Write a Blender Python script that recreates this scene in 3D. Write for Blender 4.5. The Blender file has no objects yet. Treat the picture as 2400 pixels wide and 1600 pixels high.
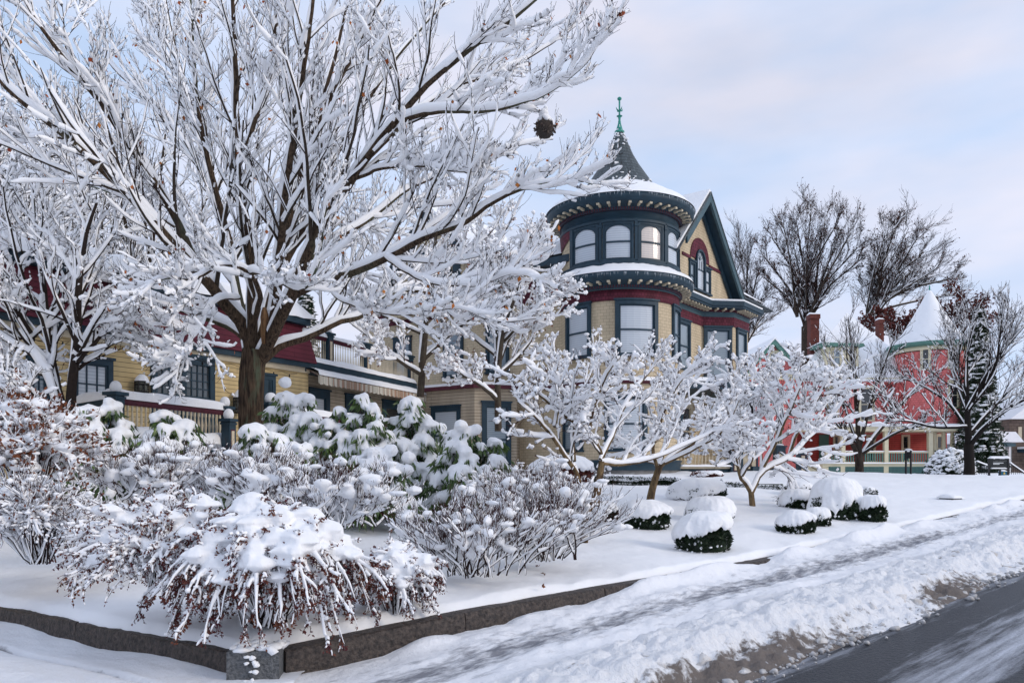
import bpy, math, random
import numpy as np
from mathutils import Vector

random.seed(7)
C = bpy.context.scene.collection
scene = bpy.context.scene
F = 1800.0                      # focal length in pixels of a 2400 wide picture
HOR = 1100.0

# ------------------------------------------------------------------ camera
cd = bpy.data.cameras.new('camera'); cam = bpy.data.objects.new('camera', cd); C.objects.link(cam)
cd.sensor_width = 36; cd.lens = 27; cd.shift_y = 0.125; cd.clip_start = 0.1; cd.clip_end = 3000
cam.location = (0, 0, 0); cam.rotation_euler = (math.radians(90), 0, 0)
scene.camera = cam

# ------------------------------------------------------------------ world and sun
SUN_EL, SUN_AZ = math.radians(24), math.radians(113)      # azimuth clockwise from +Y
w = bpy.data.worlds.new('World'); scene.world = w; w.use_nodes = True
nt = w.node_tree; N = nt.nodes; L = nt.links; N.clear()
out = N.new('ShaderNodeOutputWorld'); bg = N.new('ShaderNodeBackground'); bg.inputs[1].default_value = 0.12
sky = N.new('ShaderNodeTexSky'); sky.sky_type = 'NISHITA'; sky.sun_disc = False
sky.sun_elevation = SUN_EL; sky.sun_rotation = SUN_AZ; sky.air_density = 1.0; sky.dust_density = 1.5; sky.ozone_density = 2.0
tc = N.new('ShaderNodeTexCoord'); mp = N.new('ShaderNodeMapping'); mp.inputs['Scale'].default_value = (1.1, 1.1, 3.2); mp.inputs['Rotation'].default_value = (0.25, 0.1, 0.4)
no = N.new('ShaderNodeTexNoise'); no.inputs['Scale'].default_value = 1.7; no.inputs['Detail'].default_value = 7; no.inputs['Roughness'].default_value = 0.52
rp = N.new('ShaderNodeValToRGB'); rp.color_ramp.elements[0].position = 0.32; rp.color_ramp.elements[1].position = 0.62
rp.color_ramp.elements[0].color = (0.74, 0.74, 0.74, 1); rp.color_ramp.elements[1].color = (0.97, 0.97, 0.97, 1)
no2 = N.new('ShaderNodeTexNoise'); no2.inputs['Scale'].default_value = 2.6; no2.inputs['Detail'].default_value = 4
cr = N.new('ShaderNodeValToRGB'); cr.color_ramp.elements[0].position = 0.38; cr.color_ramp.elements[1].position = 0.66
cr.color_ramp.elements[0].color = (4.7, 5.85, 7.9, 1); cr.color_ramp.elements[1].color = (6.6, 6.6, 7.6, 1)
mx = N.new('ShaderNodeMixRGB')
L.new(tc.outputs['Generated'], mp.inputs[0]); L.new(mp.outputs[0], no.inputs[0]); L.new(mp.outputs[0], no2.inputs[0])
L.new(no.outputs[0], rp.inputs[0]); L.new(no2.outputs[0], cr.inputs[0])
L.new(rp.outputs[0], mx.inputs[0]); L.new(sky.outputs[0], mx.inputs[1]); L.new(cr.outputs[0], mx.inputs[2])
L.new(mx.outputs[0], bg.inputs[0]); L.new(bg.outputs[0], out.inputs[0])
sd = bpy.data.lights.new('sun', 'SUN'); sd.energy = 1.15; sd.angle = math.radians(18); sd.color = (1.0, 0.88, 0.74)
sun = bpy.data.objects.new('sun', sd); C.objects.link(sun)
sv = Vector((math.sin(SUN_AZ) * math.cos(SUN_EL), math.cos(SUN_AZ) * math.cos(SUN_EL), math.sin(SUN_EL)))
sun.rotation_euler = sv.to_track_quat('Z', 'Y').to_euler(); sun.location = sv * 50
scene.view_settings.view_transform = 'Standard'; scene.view_settings.look = 'None'
scene.view_settings.exposure = 0.15; scene.view_settings.gamma = 1.0
scene.cycles.max_bounces = 9; scene.cycles.diffuse_bounces = 8; scene.cycles.use_adaptive_sampling = True
scene.cycles.adaptive_threshold = 0.02

# ------------------------------------------------------------------ noise
def _h(ix, iy, seed):
    n = (ix.astype(np.int64) * 374761393 + iy.astype(np.int64) * 668265263 + seed * 1442695041) & 0x7fffffff
    n = ((n ^ (n >> 13)) * 1274126177) & 0x7fffffff
    return ((n ^ (n >> 16)) & 0xffff) / 65535.0
def vn(x, y, seed=0):
    x = np.asarray(x, float); y = np.asarray(y, float)
    ix = np.floor(x); iy = np.floor(y); fx = x - ix; fy = y - iy
    fx = fx * fx * (3 - 2 * fx); fy = fy * fy * (3 - 2 * fy)
    a = _h(ix, iy, seed); b = _h(ix + 1, iy, seed); c = _h(ix, iy + 1, seed); d = _h(ix + 1, iy + 1, seed)
    return (a + (b - a) * fx) * (1 - fy) + (c + (d - c) * fx) * fy
def fbm(x, y, o=4, seed=0, g=0.5):
    s = 0; amp = 1; t = 0
    for k in range(o):
        s = s + amp * (vn(np.asarray(x) * 2 ** k, np.asarray(y) * 2 ** k, seed + k) - 0.5); t += amp; amp *= g
    return s / t * 2
def sst(a, b, x):
    t = np.clip((np.asarray(x, float) - a) / (b - a), 0, 1); return t * t * (3 - 2 * t)

# ------------------------------------------------------------------ materials
def nodes(m): return m.node_tree.nodes, m.node_tree.links
def mat(name, col, rough=0.7, noise=0.0, nscale=8.0, col2=None, bump=0.0, bscale=30.0, spec=0.3, metal=0.0, coord='Object', stretch=(1, 1, 1)):
    m = bpy.data.materials.new(name); m.use_nodes = True; N, L = nodes(m)
    b = N['Principled BSDF']; b.inputs['Base Color'].default_value = (*col, 1); b.inputs['Roughness'].default_value = rough
    b.inputs['Specular IOR Level'].default_value = spec; b.inputs['Metallic'].default_value = metal
    if noise or col2 or bump:
        tc = N.new('ShaderNodeTexCoord'); mp = N.new('ShaderNodeMapping'); mp.inputs['Scale'].default_value = stretch
        L.new(tc.outputs[coord], mp.inputs[0])
    if noise or col2:
        t = N.new('ShaderNodeTexNoise'); t.inputs['Scale'].default_value = nscale; t.inputs['Detail'].default_value = 5; t.inputs['Roughness'].default_value = 0.6
        r = N.new('ShaderNodeValToRGB'); r.color_ramp.elements[0].position = 0.36; r.color_ramp.elements[1].position = 0.64
        c2 = col2 or tuple(c * (1 - noise) for c in col)
        r.color_ramp.elements[0].color = (*c2, 1); r.color_ramp.elements[1].color = (*col, 1)
        L.new(mp.outputs[0], t.inputs[0]); L.new(t.outputs[0], r.inputs[0]); L.new(r.outputs[0], b.inputs['Base Color'])
    if bump:
        t2 = N.new('ShaderNodeTexNoise'); t2.inputs['Scale'].default_value = bscale; t2.inputs['Detail'].default_value = 6
        bp = N.new('ShaderNodeBump'); bp.inputs['Strength'].default_value = bump; bp.inputs['Distance'].default_value = 0.03
        L.new(mp.outputs[0], t2.inputs[0]); L.new(t2.outputs[0], bp.inputs['Height']); L.new(bp.outputs[0], b.inputs['Normal'])
    return m
def shingle(name, col, bw, bh, mortar=0.3, gap=0.012, offset=0.5, var=0.12, bump=0.6, rough=0.75, patch=0.0, grime=0.15):
    m = bpy.data.materials.new(name); m.use_nodes = True; N, L = nodes(m)
    b = N['Principled BSDF']; b.inputs['Roughness'].default_value = rough; b.inputs['Specular IOR Level'].default_value = 0.25
    uv = N.new('ShaderNodeUVMap'); uv.uv_map = 'UVMap'
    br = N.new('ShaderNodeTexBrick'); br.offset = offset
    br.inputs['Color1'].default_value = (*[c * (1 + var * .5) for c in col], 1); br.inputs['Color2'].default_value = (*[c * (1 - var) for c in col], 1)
    br.inputs['Mortar'].default_value = (*[c * mortar for c in col], 1); br.inputs['Scale'].default_value = 1.0  # joint lines; on clapboard and shingle laps they paint in the shadow gap
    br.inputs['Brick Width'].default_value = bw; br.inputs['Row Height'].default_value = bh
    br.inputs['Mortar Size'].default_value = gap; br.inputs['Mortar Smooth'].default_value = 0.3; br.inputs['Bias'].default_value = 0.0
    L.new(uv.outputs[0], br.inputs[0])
    n = N.new('ShaderNodeTexNoise'); n.inputs['Scale'].default_value = 1.3; n.inputs['Detail'].default_value = 8
    mpn = N.new('ShaderNodeMapping'); mpn.inputs['Scale'].default_value = (2.5, 0.6, 1); L.new(uv.outputs[0], mpn.inputs[0]); L.new(mpn.outputs[0], n.inputs[0])
    mr = N.new('ShaderNodeMapRange'); mr.inputs[1].default_value = 0.35; mr.inputs[2].default_value = 0.65; mr.inputs[3].default_value = 1 - grime; mr.inputs[4].default_value = 1.05
    L.new(n.outputs[0], mr.inputs[0])
    mu = N.new('ShaderNodeVectorMath'); mu.operation = 'SCALE'; L.new(br.outputs[0], mu.inputs[0]); L.new(mr.outputs[0], mu.inputs['Scale'])
    L.new(mu.outputs[0], b.inputs['Base Color'])
    # each course leans out towards its foot
    sp = N.new('ShaderNodeSeparateXYZ'); L.new(uv.outputs[0], sp.inputs[0])
    dv = N.new('ShaderNodeMath'); dv.operation = 'DIVIDE'; dv.inputs[1].default_value = bh; L.new(sp.outputs[1], dv.inputs[0])
    fr = N.new('ShaderNodeMath'); fr.operation = 'FRACT'; L.new(dv.outputs[0], fr.inputs[0])
    inv = N.new('ShaderNodeMath'); inv.operation = 'SUBTRACT'; inv.inputs[0].default_value = 1.0; L.new(fr.outputs[0], inv.inputs[1])
    bp = N.new('ShaderNodeBump'); bp.inputs['Strength'].default_value = bump; bp.inputs['Distance'].default_value = 0.02
    L.new(inv.outputs[0], bp.inputs['Height']); L.new(bp.outputs[0], b.inputs['Normal'])
    return m
def blind(name, c1, c2, pitch=0.07, rough=0.08, spec=0.8):
    m = bpy.data.materials.new(name); m.use_nodes = True; N, L = nodes(m); b = N['Principled BSDF']
    b.inputs['Roughness'].default_value = 0.5; b.inputs['Coat Weight'].default_value = 1.0; b.inputs['Coat Roughness'].default_value = 0.03
    uv = N.new('ShaderNodeUVMap'); uv.uv_map = 'UVMap'; sp = N.new('ShaderNodeSeparateXYZ'); L.new(uv.outputs[0], sp.inputs[0])
    dv = N.new('ShaderNodeMath'); dv.operation = 'DIVIDE'; dv.inputs[1].default_value = pitch; L.new(sp.outputs[1], dv.inputs[0])
    fr = N.new('ShaderNodeMath'); fr.operation = 'PINGPONG'; fr.inputs[1].default_value = 0.5; L.new(dv.outputs[0], fr.inputs[0])
    r = N.new('ShaderNodeValToRGB'); r.color_ramp.elements[0].position = 0.08; r.color_ramp.elements[1].position = 0.45
    r.color_ramp.elements[0].color = (*c2, 1); r.color_ramp.elements[1].color = (*c1, 1)
    L.new(fr.outputs[0], r.inputs[0]); L.new(r.outputs[0], b.inputs['Base Color'])
    return m

SNOW = mat('snow', (0.90, 0.91, 0.93), 0.75, bump=0.35, bscale=22, spec=0.2, noise=0.03, nscale=3)
SNOWT = mat('branch_snow', (0.94, 0.945, 0.96), 0.8, spec=0.15)
BARK = mat('maple_bark', (0.075, 0.058, 0.045), 0.9, col2=(0.03, 0.024, 0.02), nscale=14, bump=1.0, bscale=40, spec=0.1, stretch=(1, 1, 0.22))
BARKM = mat('mossy_bark', (0.120, 0.082, 0.055), 0.9, col2=(0.022, 0.016, 0.013), nscale=34, bump=1.0, bscale=40, spec=0.1, stretch=(1, 1, 0.11))
N_, L_ = nodes(BARKM)
_t = N_.new('ShaderNodeTexNoise'); _t.inputs['Scale'].default_value = 5; _t.inputs['Detail'].default_value = 8
_r = N_.new('ShaderNodeValToRGB'); _r.color_ramp.elements[0].position = 0.54; _r.color_ramp.elements[1].position = 0.68
_m = N_.new('ShaderNodeMixRGB'); _m.inputs[2].default_value = (0.10, 0.115, 0.075, 1)
_src = N_['Principled BSDF'].inputs['Base Color'].links[0].from_socket
L_.new(_t.outputs[0], _r.inputs[0]); L_.new(_r.outputs[0], _m.inputs[0]); L_.new(_src, _m.inputs[1]); L_.new(_m.outputs[0], N_['Principled BSDF'].inputs['Base Color'])
TWIG = mat('dark_twig', (0.030, 0.019, 0.018), 0.9, spec=0.1)
TWIGR = mat('red_twig', (0.060, 0.024, 0.022), 0.9, spec=0.1)
BARKD = mat('dogwood_bark', (0.21, 0.145, 0.075), 0.85, col2=(0.062, 0.043, 0.030), nscale=11, bump=0.6, bscale=40, spec=0.1, stretch=(1, 1, 0.5))
BARKG = mat('smooth_grey_bark', (0.085, 0.070, 0.052), 0.85, col2=(0.05, 0.038, 0.03), nscale=9, spec=0.1)
WOOD = mat('bare_rotten_wood', (0.36, 0.19, 0.08), 0.8, col2=(0.03, 0.014, 0.008), nscale=13, stretch=(1, 1, .12), bump=0.5)
BLUE = mat('slate_blue_paint', (0.019, 0.048, 0.073), 0.55, noise=0.25, nscale=3, spec=0.35)
BLUEG = mat('blue_grey_paint', (0.062, 0.115, 0.140), 0.6, noise=0.2, nscale=3)
MAROON = mat('maroon_paint', (0.095, 0.018, 0.032), 0.6, noise=0.3, nscale=5)
CREAM = mat('cream_paint', (0.62, 0.54, 0.40), 0.6, noise=0.15, nscale=4)
SHING = shingle('cream_shingles', (0.58, 0.475, 0.325), 0.19, 0.098, mortar=0.50, gap=0.0045, offset=0.5, var=0.06)
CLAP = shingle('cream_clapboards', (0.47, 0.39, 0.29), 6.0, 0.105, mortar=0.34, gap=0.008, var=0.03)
YCLAP = shingle('yellow_clapboards', (0.64, 0.49, 0.255), 8.0, 0.105, mortar=0.38, gap=0.008, var=0.03)
MSHING = shingle('maroon_scale_shingles', (0.125, 0.024, 0.042), 0.105, 0.115, mortar=0.35, gap=0.007, offset=0.5, var=0.3)
MCLAP = shingle('maroon_boards', (0.115, 0.020, 0.034), 5.0, 0.14, mortar=0.35, gap=0.008, var=0.1)
SLATE = shingle('slate_roof', (0.085, 0.105, 0.115), 0.17, 0.125, mortar=0.25, gap=0.010, var=0.35, rough=0.55)
PINK = shingle('pink_shingles', (0.70, 0.185, 0.175), 0.22, 0.16, mortar=0.6, gap=0.014, var=0.1)
RED = shingle('red_clapboards', (0.55, 0.10, 0.085), 6.0, 0.16, mortar=0.55, gap=0.014, var=0.05)
PCREAM = mat('pale_cream_trim', (0.70, 0.64, 0.46), 0.6, noise=0.1, nscale=2)
PGREEN = mat('sage_green_trim', (0.105, 0.235, 0.195), 0.6, noise=0.1, nscale=2)
BRICK = shingle('red_brick', (0.12, 0.034, 0.026), 0.24, 0.085, mortar=1.1, gap=0.012, var=0.35)
COPPER = mat('green_copper', (0.045, 0.30, 0.235), 0.5, noise=0.3, nscale=12)
GLASSB = blind('white_blind_behind_glass', (0.56, 0.61, 0.66), (0.42, 0.47, 0.53))
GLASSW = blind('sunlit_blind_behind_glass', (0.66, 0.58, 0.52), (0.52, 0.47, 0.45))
GLASSG = blind('grey_blind_behind_glass', (0.26, 0.33, 0.38), (0.17, 0.22, 0.27))
GLASSD = mat('dark_glass', (0.03, 0.035, 0.04), 0.06, spec=0.9, noise=0.4, nscale=1.5)
STONE = mat('foundation_stone', (0.27, 0.265, 0.26), 0.85, noise=0.4, nscale=6, bump=0.5)
GRANITE = mat('dark_wet_granite', (0.085, 0.066, 0.056), 0.6, col2=(0.022, 0.018, 0.017), nscale=26, bump=0.9, bscale=30, spec=0.4)
GRANITEG = mat('grey_granite', (0.16, 0.165, 0.17), 0.7, col2=(0.065, 0.068, 0.073), nscale=45, bump=0.8, bscale=45, spec=0.4)
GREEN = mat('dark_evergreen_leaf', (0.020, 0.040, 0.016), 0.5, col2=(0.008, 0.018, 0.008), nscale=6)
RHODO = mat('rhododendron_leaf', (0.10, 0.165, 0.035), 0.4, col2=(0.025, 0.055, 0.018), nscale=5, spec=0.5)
BLACK = mat('black_iron', (0.015, 0.015, 0.017), 0.5)
REDLEAF = mat('dark_red_barberry_leaf', (0.085, 0.016, 0.026), 0.7, col2=(0.16, 0.055, 0.028), nscale=7)
BROWNL = mat('rusty_brown_leaf', (0.22, 0.075, 0.030), 0.8, col2=(0.12, 0.035, 0.02), nscale=5)
ORANGE = mat('orange_maple_leaf', (0.50, 0.19, 0.035), 0.7, col2=(0.26, 0.045, 0.02), nscale=1.3)
ICE = mat('ice', (0.75, 0.82, 0.88), 0.1, spec=0.8)
ICE.node_tree.nodes['Principled BSDF'].inputs['Transmission Weight'].default_value = 0.6
DIRT = mat('bare_mulch', (0.07, 0.055, 0.045), 0.9, noise=0.5, nscale=8, bump=0.8)

# ------------------------------------------------------------------ object helpers
def link(me, name, m, parent=None, smooth=False):
    if m: me.materials.append(m)
    if smooth: me.polygons.foreach_set('use_smooth', np.ones(len(me.polygons), bool))
    o = bpy.data.objects.new(name, me); C.objects.link(o)
    if parent is not None:
        o.parent = parent
        o.matrix_parent_inverse = parent.matrix_world.inverted() if parent.type != 'EMPTY' else Mi(parent)
    return o
def Mi(p):
    from mathutils import Matrix
    M = Matrix.Identity(4); q = p
    while q is not None:
        M = Matrix.Translation(-Vector(q.location)) @ M if q.type == 'EMPTY' else M
        q = q.parent
    return M
def raw(V, Fc, name, m, parent=None, smooth=False, sides=4):
    """numpy verts (n,3) and faces (k,sides) to an object, fast"""
    V = np.ascontiguousarray(V, np.float32).reshape(-1, 3); Fc = np.ascontiguousarray(Fc, np.int32)
    me = bpy.data.meshes.new(name); k = len(Fc)
    me.vertices.add(len(V)); me.vertices.foreach_set('co', V.ravel())
    me.loops.add(k * sides); me.loops.foreach_set('vertex_index', Fc.ravel())
    me.polygons.add(k); me.polygons.foreach_set('loop_start', np.arange(0, k * sides, sides, dtype=np.int32))
    me.update(calc_edges=True)
    return link(me, name, m, parent, smooth)
def thing(name, label, cat, loc, group=None):
    o = bpy.data.objects.new(name, None); C.objects.link(o); o.location = loc; o.empty_display_size = 0.3
    o['label'] = label; o['category'] = cat
    if group: o['group'] = group
    return o
def tag(o, label, cat, group=None):
    o['label'] = label; o['category'] = cat
    if group: o['group'] = group
    return o
def struct(o, kind='structure'): o['kind'] = kind; return o

class MB:
    def __init__(s): s.v = []; s.f = []; s.uv = []; s.cyl = None
    def quad(s, a, b, c, d): s.poly([a, b, c, d])
    def poly(s, pts):
        i = len(s.v); pts = [Vector(p) for p in pts]; s.v += pts; s.f.append(list(range(i, i + len(pts))))
        n = (pts[1] - pts[0]).cross(pts[2] - pts[1])
        if len(pts) > 3 and n.length < 1e-9: n = (pts[2] - pts[0]).cross(pts[3] - pts[2])
        n = n.normalized() if n.length > 1e-12 else Vector((0, 0, 1))
        if s.cyl is not None and abs(n.z) < 0.97:
            cx, cy, r = s.cyl; us = []
            a0 = math.atan2(pts[0].y - cy, pts[0].x - cx)
            for p in pts:
                a = math.atan2(p.y - cy, p.x - cx)
                while a - a0 > math.pi: a -= 2 * math.pi
                while a - a0 < -math.pi: a += 2 * math.pi
                us.append(a * r)
            s.uv += [(u, p.z) for u, p in zip(us, pts)]
        elif abs(n.z) < 0.97:
            t = Vector((0, 0, 1)).cross(n).normalized(); b = n.cross(t)
            s.uv += [(p.dot(t), p.z if abs(n.z) < 0.3 else p.dot(b)) for p in pts]
        else: s.uv += [(p.x, p.y) for p in pts]
    def gbox(s, f, u0, u1, z0, z1, n0, n1, seg=1):
        for k in range(seg):
            a = u0 + (u1 - u0) * k / seg; b = u0 + (u1 - u0) * (k + 1) / seg
            A, B, Cc, D = f(a, z0, n1), f(b, z0, n1), f(b, z1, n1), f(a, z1, n1)
            E, G, H, I = f(a, z0, n0), f(b, z0, n0), f(b, z1, n0), f(a, z1, n0)
            s.quad(A, B, Cc, D); s.quad(D, Cc, H, I); s.quad(B, A, E, G)
            s.quad(G, E, I, H)
            if k == 0: s.quad(E, A, D, I)
            if k == seg - 1: s.quad(B, G, H, Cc)
        return s
    def box(s, c, sx, sy, sz, ang=0):
        ca, sa = math.cos(ang), math.sin(ang); c = Vector(c)
        f = lambda u, z, n: Vector((c.x + ca * u + sa * n, c.y + sa * u - ca * n, z))
        return s.gbox(f, -sx / 2, sx / 2, c.z - sz / 2, c.z + sz / 2, -sy / 2, sy / 2)
    def lathe(s, c, prof, n=32, a0=0.0, a1=2 * math.pi):
        for k in range(n):
            t0 = a0 + (a1 - a0) * k / n; t1 = a0 + (a1 - a0) * (k + 1) / n
            for (r0, z0), (r1, z1) in zip(prof[:-1], prof[1:]):
                P = lambda r, z, t: (c[0] + r * math.cos(t), c[1] + r * math.sin(t), c[2] + z)
                if r0 < 1e-6 and r1 < 1e-6: continue
                if r0 < 1e-6: s.poly([P(0, z0, t0), P(r1, z1, t1), P(r1, z1, t0)])
                elif r1 < 1e-6: s.poly([P(r0, z0, t0), P(r0, z0, t1), P(0, z1, t0)])
                else: s.quad(P(r0, z0, t0), P(r0, z0, t1), P(r1, z1, t1), P(r1, z1, t0))
        return s
    def bar(s, p, q, r, n=6, r2=None):
        p = Vector(p); q = Vector(q); d = (q - p).normalized(); r2 = r if r2 is None else r2
        u = d.cross(Vector((0, 0, 1))) if abs(d.z) < 0.95 else d.cross(Vector((1, 0, 0))); u.normalize(); v = d.cross(u)
        R = [(math.cos(2 * math.pi * k / n), math.sin(2 * math.pi * k / n)) for k in range(n)]
        a = [p + (u * c + v * si) * r for c, si in R]; b = [q + (u * c + v * si) * r2 for c, si in R]
        for k in range(n): s.quad(a[k], a[(k + 1) % n], b[(k + 1) % n], b[k])
        s.poly(a[::-1]); s.poly(b); return s
    def prism(s, pts2, f, n0, n1):
        """pts2 outline of (u,z) counter clockwise seen from outside; f maps (u,z,n)"""
        fr = [f(u, z, n1) for u, z in pts2]; bk = [f(u, z, n0) for u, z in pts2]
        s.poly(fr); s.poly(bk[::-1]); k = len(pts2)
        for i in range(k): s.quad(fr[i], bk[i], bk[(i + 1) % k], fr[(i + 1) % k])
        return s
    def build(s, name, m, parent=None, smooth=False):
        me = bpy.data.meshes.new(name); me.from_pydata([tuple(v) for v in s.v], [], s.f)
        uv = me.uv_layers.new(name='UVMap'); uv.data.foreach_set('uv', np.array(s.uv, np.float32).ravel())
        if smooth:
            import bmesh
            bm = bmesh.new(); bm.from_mesh(me); bmesh.ops.remove_doubles(bm, verts=bm.verts, dist=1e-4); bm.to_mesh(me); bm.free()
        return link(me, name, m, parent, smooth)
def plane_map(P, u, n):
    P = Vector((P[0], P[1], 0)); u = Vector((u[0], u[1], 0)).normalized(); n = Vector((n[0], n[1], 0)).normalized()
    return lambda a, z, d: Vector((P.x + u.x * a + n.x * d, P.y + u.y * a + n.y * d, z))
def cyl_map(cx, cy, r, th0):
    """u runs to the viewer's right round a cylinder, zero where the outward normal points at angle th0"""
    return lambda a, z, d: Vector((cx + (r + d) * math.cos(th0 + a / r), cy + (r + d) * math.sin(th0 + a / r), z))

# ------------------------------------------------------------------ tubes, blobs and leaves in bulk
def tubes(P, R, k=5, keep=None, squash=None):
    """P (B,N,3), R (B,N): open tapering tubes"""
    B, n, _ = P.shape
    T = np.gradient(P, axis=1); T /= np.linalg.norm(T, axis=2, keepdims=True) + 1e-9
    ref = np.where(np.abs(T[:, :1, 2:3]) > 0.9, np.array([[[1.0, 0, 0]]]), np.array([[[0, 0, 1.0]]]))
    U = np.cross(T, np.broadcast_to(ref, T.shape)); U /= np.linalg.norm(U, axis=2, keepdims=True) + 1e-9
    W = np.cross(T, U)
    th = np.arange(k) * 2 * np.pi / k
    ring = U[:, :, None, :] * np.cos(th)[None, None, :, None] + W[:, :, None, :] * np.sin(th)[None, None, :, None]
    V = P[:, :, None, :] + ring * R[:, :, None, None]
    base = (np.arange(B)[:, None, None] * n + np.arange(n - 1)[None, :, None]) * k
    j = np.arange(k)[None, None, :]; j2 = (j + 1) % k
    Fc = np.stack([base + j, base + j2, base + k + j2, base + k + j], -1)
    if keep is not None: Fc = Fc[keep]
    return V.reshape(-1, 3), Fc.reshape(-1, 4)
class Bulk:
    def __init__(s): s.V = []; s.F = []; s.n = 0
    def add(s, V, Fc):
        s.V.append(V); s.F.append(Fc + s.n); s.n += len(V); return s
    def build(s, name, m, parent=None, smooth=True, sides=4):
        return raw(np.concatenate(s.V), np.concatenate(s.F), name, m, parent, smooth, sides)
def _blob():
    rings = [(-0.8, 0.55), (-0.1, 1.0), (0.6, 0.72)]; V = [(0, 0, -1.0)]
    for z, r in rings:
        V += [(r * math.cos(2 * math.pi * i / 6), r * math.sin(2 * math.pi * i / 6), z) for i in range(6)]
    V.append((0, 0, 1.0)); Fq = []
    for i in range(6):
        j = (i + 1) % 6; Fq.append((0, 1 + j, 1 + i, 1 + i))
        for q in range(2): Fq.append((1 + q * 6 + i, 1 + q * 6 + j, 7 + q * 6 + j, 7 + q * 6 + i))
        Fq.append((13 + i, 13 + j, 19, 19))
    return np.array(V), np.array(Fq)
def blobs(P, S, rng, jit=0.25):
    """lumps of snow at P (K,3), size S (K,3); triangles (sides=3)"""
    V, Fq = _blob(); K = len(P)
    a = rng.random(K) * 6.28; ca, sa = np.cos(a), np.sin(a)
    W = V[None] * (1 + jit * (rng.random((K, len(V), 1)) - 0.5) * 2)
    x = W[..., 0] * S[:, :1]; y = W[..., 1] * S[:, 1:2]; z = W[..., 2] * S[:, 2:3]
    X = x * ca[:, None] - y * sa[:, None] + P[:, :1]; Y = x * sa[:, None] + y * ca[:, None] + P[:, 1:2]; Z = z + P[:, 2:3]
    VV = np.stack([X, Y, Z], -1).reshape(-1, 3)
    T = []
    for q in Fq:
        T.append((q[0], q[1], q[2]))
        if q[3] != q[2]: T.append((q[0], q[2], q[3]))
    T = np.array(T)
    return VV, (np.arange(K)[:, None, None] * len(V) + T[None]).reshape(-1, 3)
def leaves(P, D, Wd, ln, wd, bend=0.3):
    """lens shaped leaves: root P, direction D, side Wd, length, width (K arrays); quads"""
    K = len(P); D = D / (np.linalg.norm(D, axis=1, keepdims=True) + 1e-9)
    S = Wd - D * (Wd * D).sum(1, keepdims=True); S /= np.linalg.norm(S, axis=1, keepdims=True) + 1e-9
    Nn = np.cross(D, S); ln = np.broadcast_to(ln, (K,))[:, None]; wd = np.broadcast_to(wd, (K,))[:, None]
    a = P; b = P + D * ln * .45 + S * wd * .5; c = P + D * ln * .45 - S * wd * .5; m = P + D * ln * .45 + Nn * wd * .18
    e = P + D * ln - Nn * ln * bend * .3
    V = np.stack([a, b, m, c, e], 1).reshape(-1, 3); i = np.arange(K)[:, None] * 5
    Fc = np.concatenate([np.stack([i + 0, i + 1, i + 4, i + 2], -1).reshape(-1, 4), np.stack([i + 0, i + 2, i + 4, i + 3], -1).reshape(-1, 4)])
    return V, Fc
def unit(v): return v / (np.linalg.norm(v, axis=-1, keepdims=True) + 1e-9)
def grow(P, R, m, rng, length, ang, up=0.15, lift=0.05, n=6, ratio=0.6, tlo=0.2, thi=0.98, wob=0.12, rmin=0.003, shrink=0.5, flat=1.0, rend=0.35, lens=None):
    """m children on every curve of P (B,N,3)"""
    B, Nn, _ = P.shape; idx = np.repeat(np.arange(B), m); K = len(idx)
    t = tlo + (thi - tlo) * ((np.tile(np.arange(m), B) + rng.random(K)) / m)
    x = t * (Nn - 1); i = np.clip(x.astype(int), 0, Nn - 2); fr = (x - i)[:, None]
    pos = P[idx, i] * (1 - fr) + P[idx, i + 1] * fr; tan = unit(P[idx, i + 1] - P[idx, i])
    rp = R[idx, i] * (1 - fr[:, 0]) + R[idx, i + 1] * fr[:, 0]
    rv = unit(rng.normal(size=(K, 3)) * np.array([1, 1, flat])); per = unit(rv - tan * (rv * tan).sum(1, keepdims=True))
    a = np.radians(ang) * (0.7 + 0.6 * rng.random(K))[:, None]
    d = unit(tan * np.cos(a) + per * np.sin(a) + np.array([0, 0, up]))
    ln = length * (1 - shrink * t) * (0.55 + 0.75 * rng.random(K))
    if lens is not None: ln = ln * lens[idx]
    r0 = np.maximum(rp * ratio, rmin)
    out = np.zeros((K, n, 3)); out[:, 0] = pos; st = (ln / (n - 1))[:, None]
    for q in range(1, n):
        d = unit(d + rng.normal(size=(K, 3)) * wob + np.array([0, 0, lift])); out[:, q] = out[:, q - 1] + d * st
    rr = r0[:, None] * np.linspace(1, rend, n)[None]; rr = np.maximum(rr, rmin * 0.55)
    return out, rr, ln
WIND = np.array([-0.30, -0.22, 1.0])
def snow_on(P, R, rng, c0=0.010, c1=0.85, gaps=0.12, minr=0.004, steep=0.3, k=5, lump=0.5):
    T = np.gradient(P, axis=1); T = unit(T)
    wv = np.broadcast_to(WIND, T.shape); per = unit(wv - T * (wv * T).sum(-1, keepdims=True))
    hz = np.sqrt(np.clip(1 - T[..., 2] ** 2, 0, 1))
    nz = rng.random(R.shape); nz = (nz + np.roll(nz, 1, 1)) * .5
    rs = (c0 + c1 * R) * (steep + (1 - steep) * hz) * ((1 - lump * .5) + lump * nz)
    big = rng.random((len(P), 1)); rs = rs * (0.7 + 0.55 * big)
    rs[:, 0] *= .75; rs[:, -1] *= 0.35
    Cc = P + per * (R * 0.55 + rs * 0.62)[..., None]
    keep = (rng.random((P.shape[0], P.shape[1] - 1)) > gaps) & (rs[:, 1:] > minr * .3) & (hz[:, 1:] > 0.12)
    return tubes(Cc, rs, k, keep)
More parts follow.
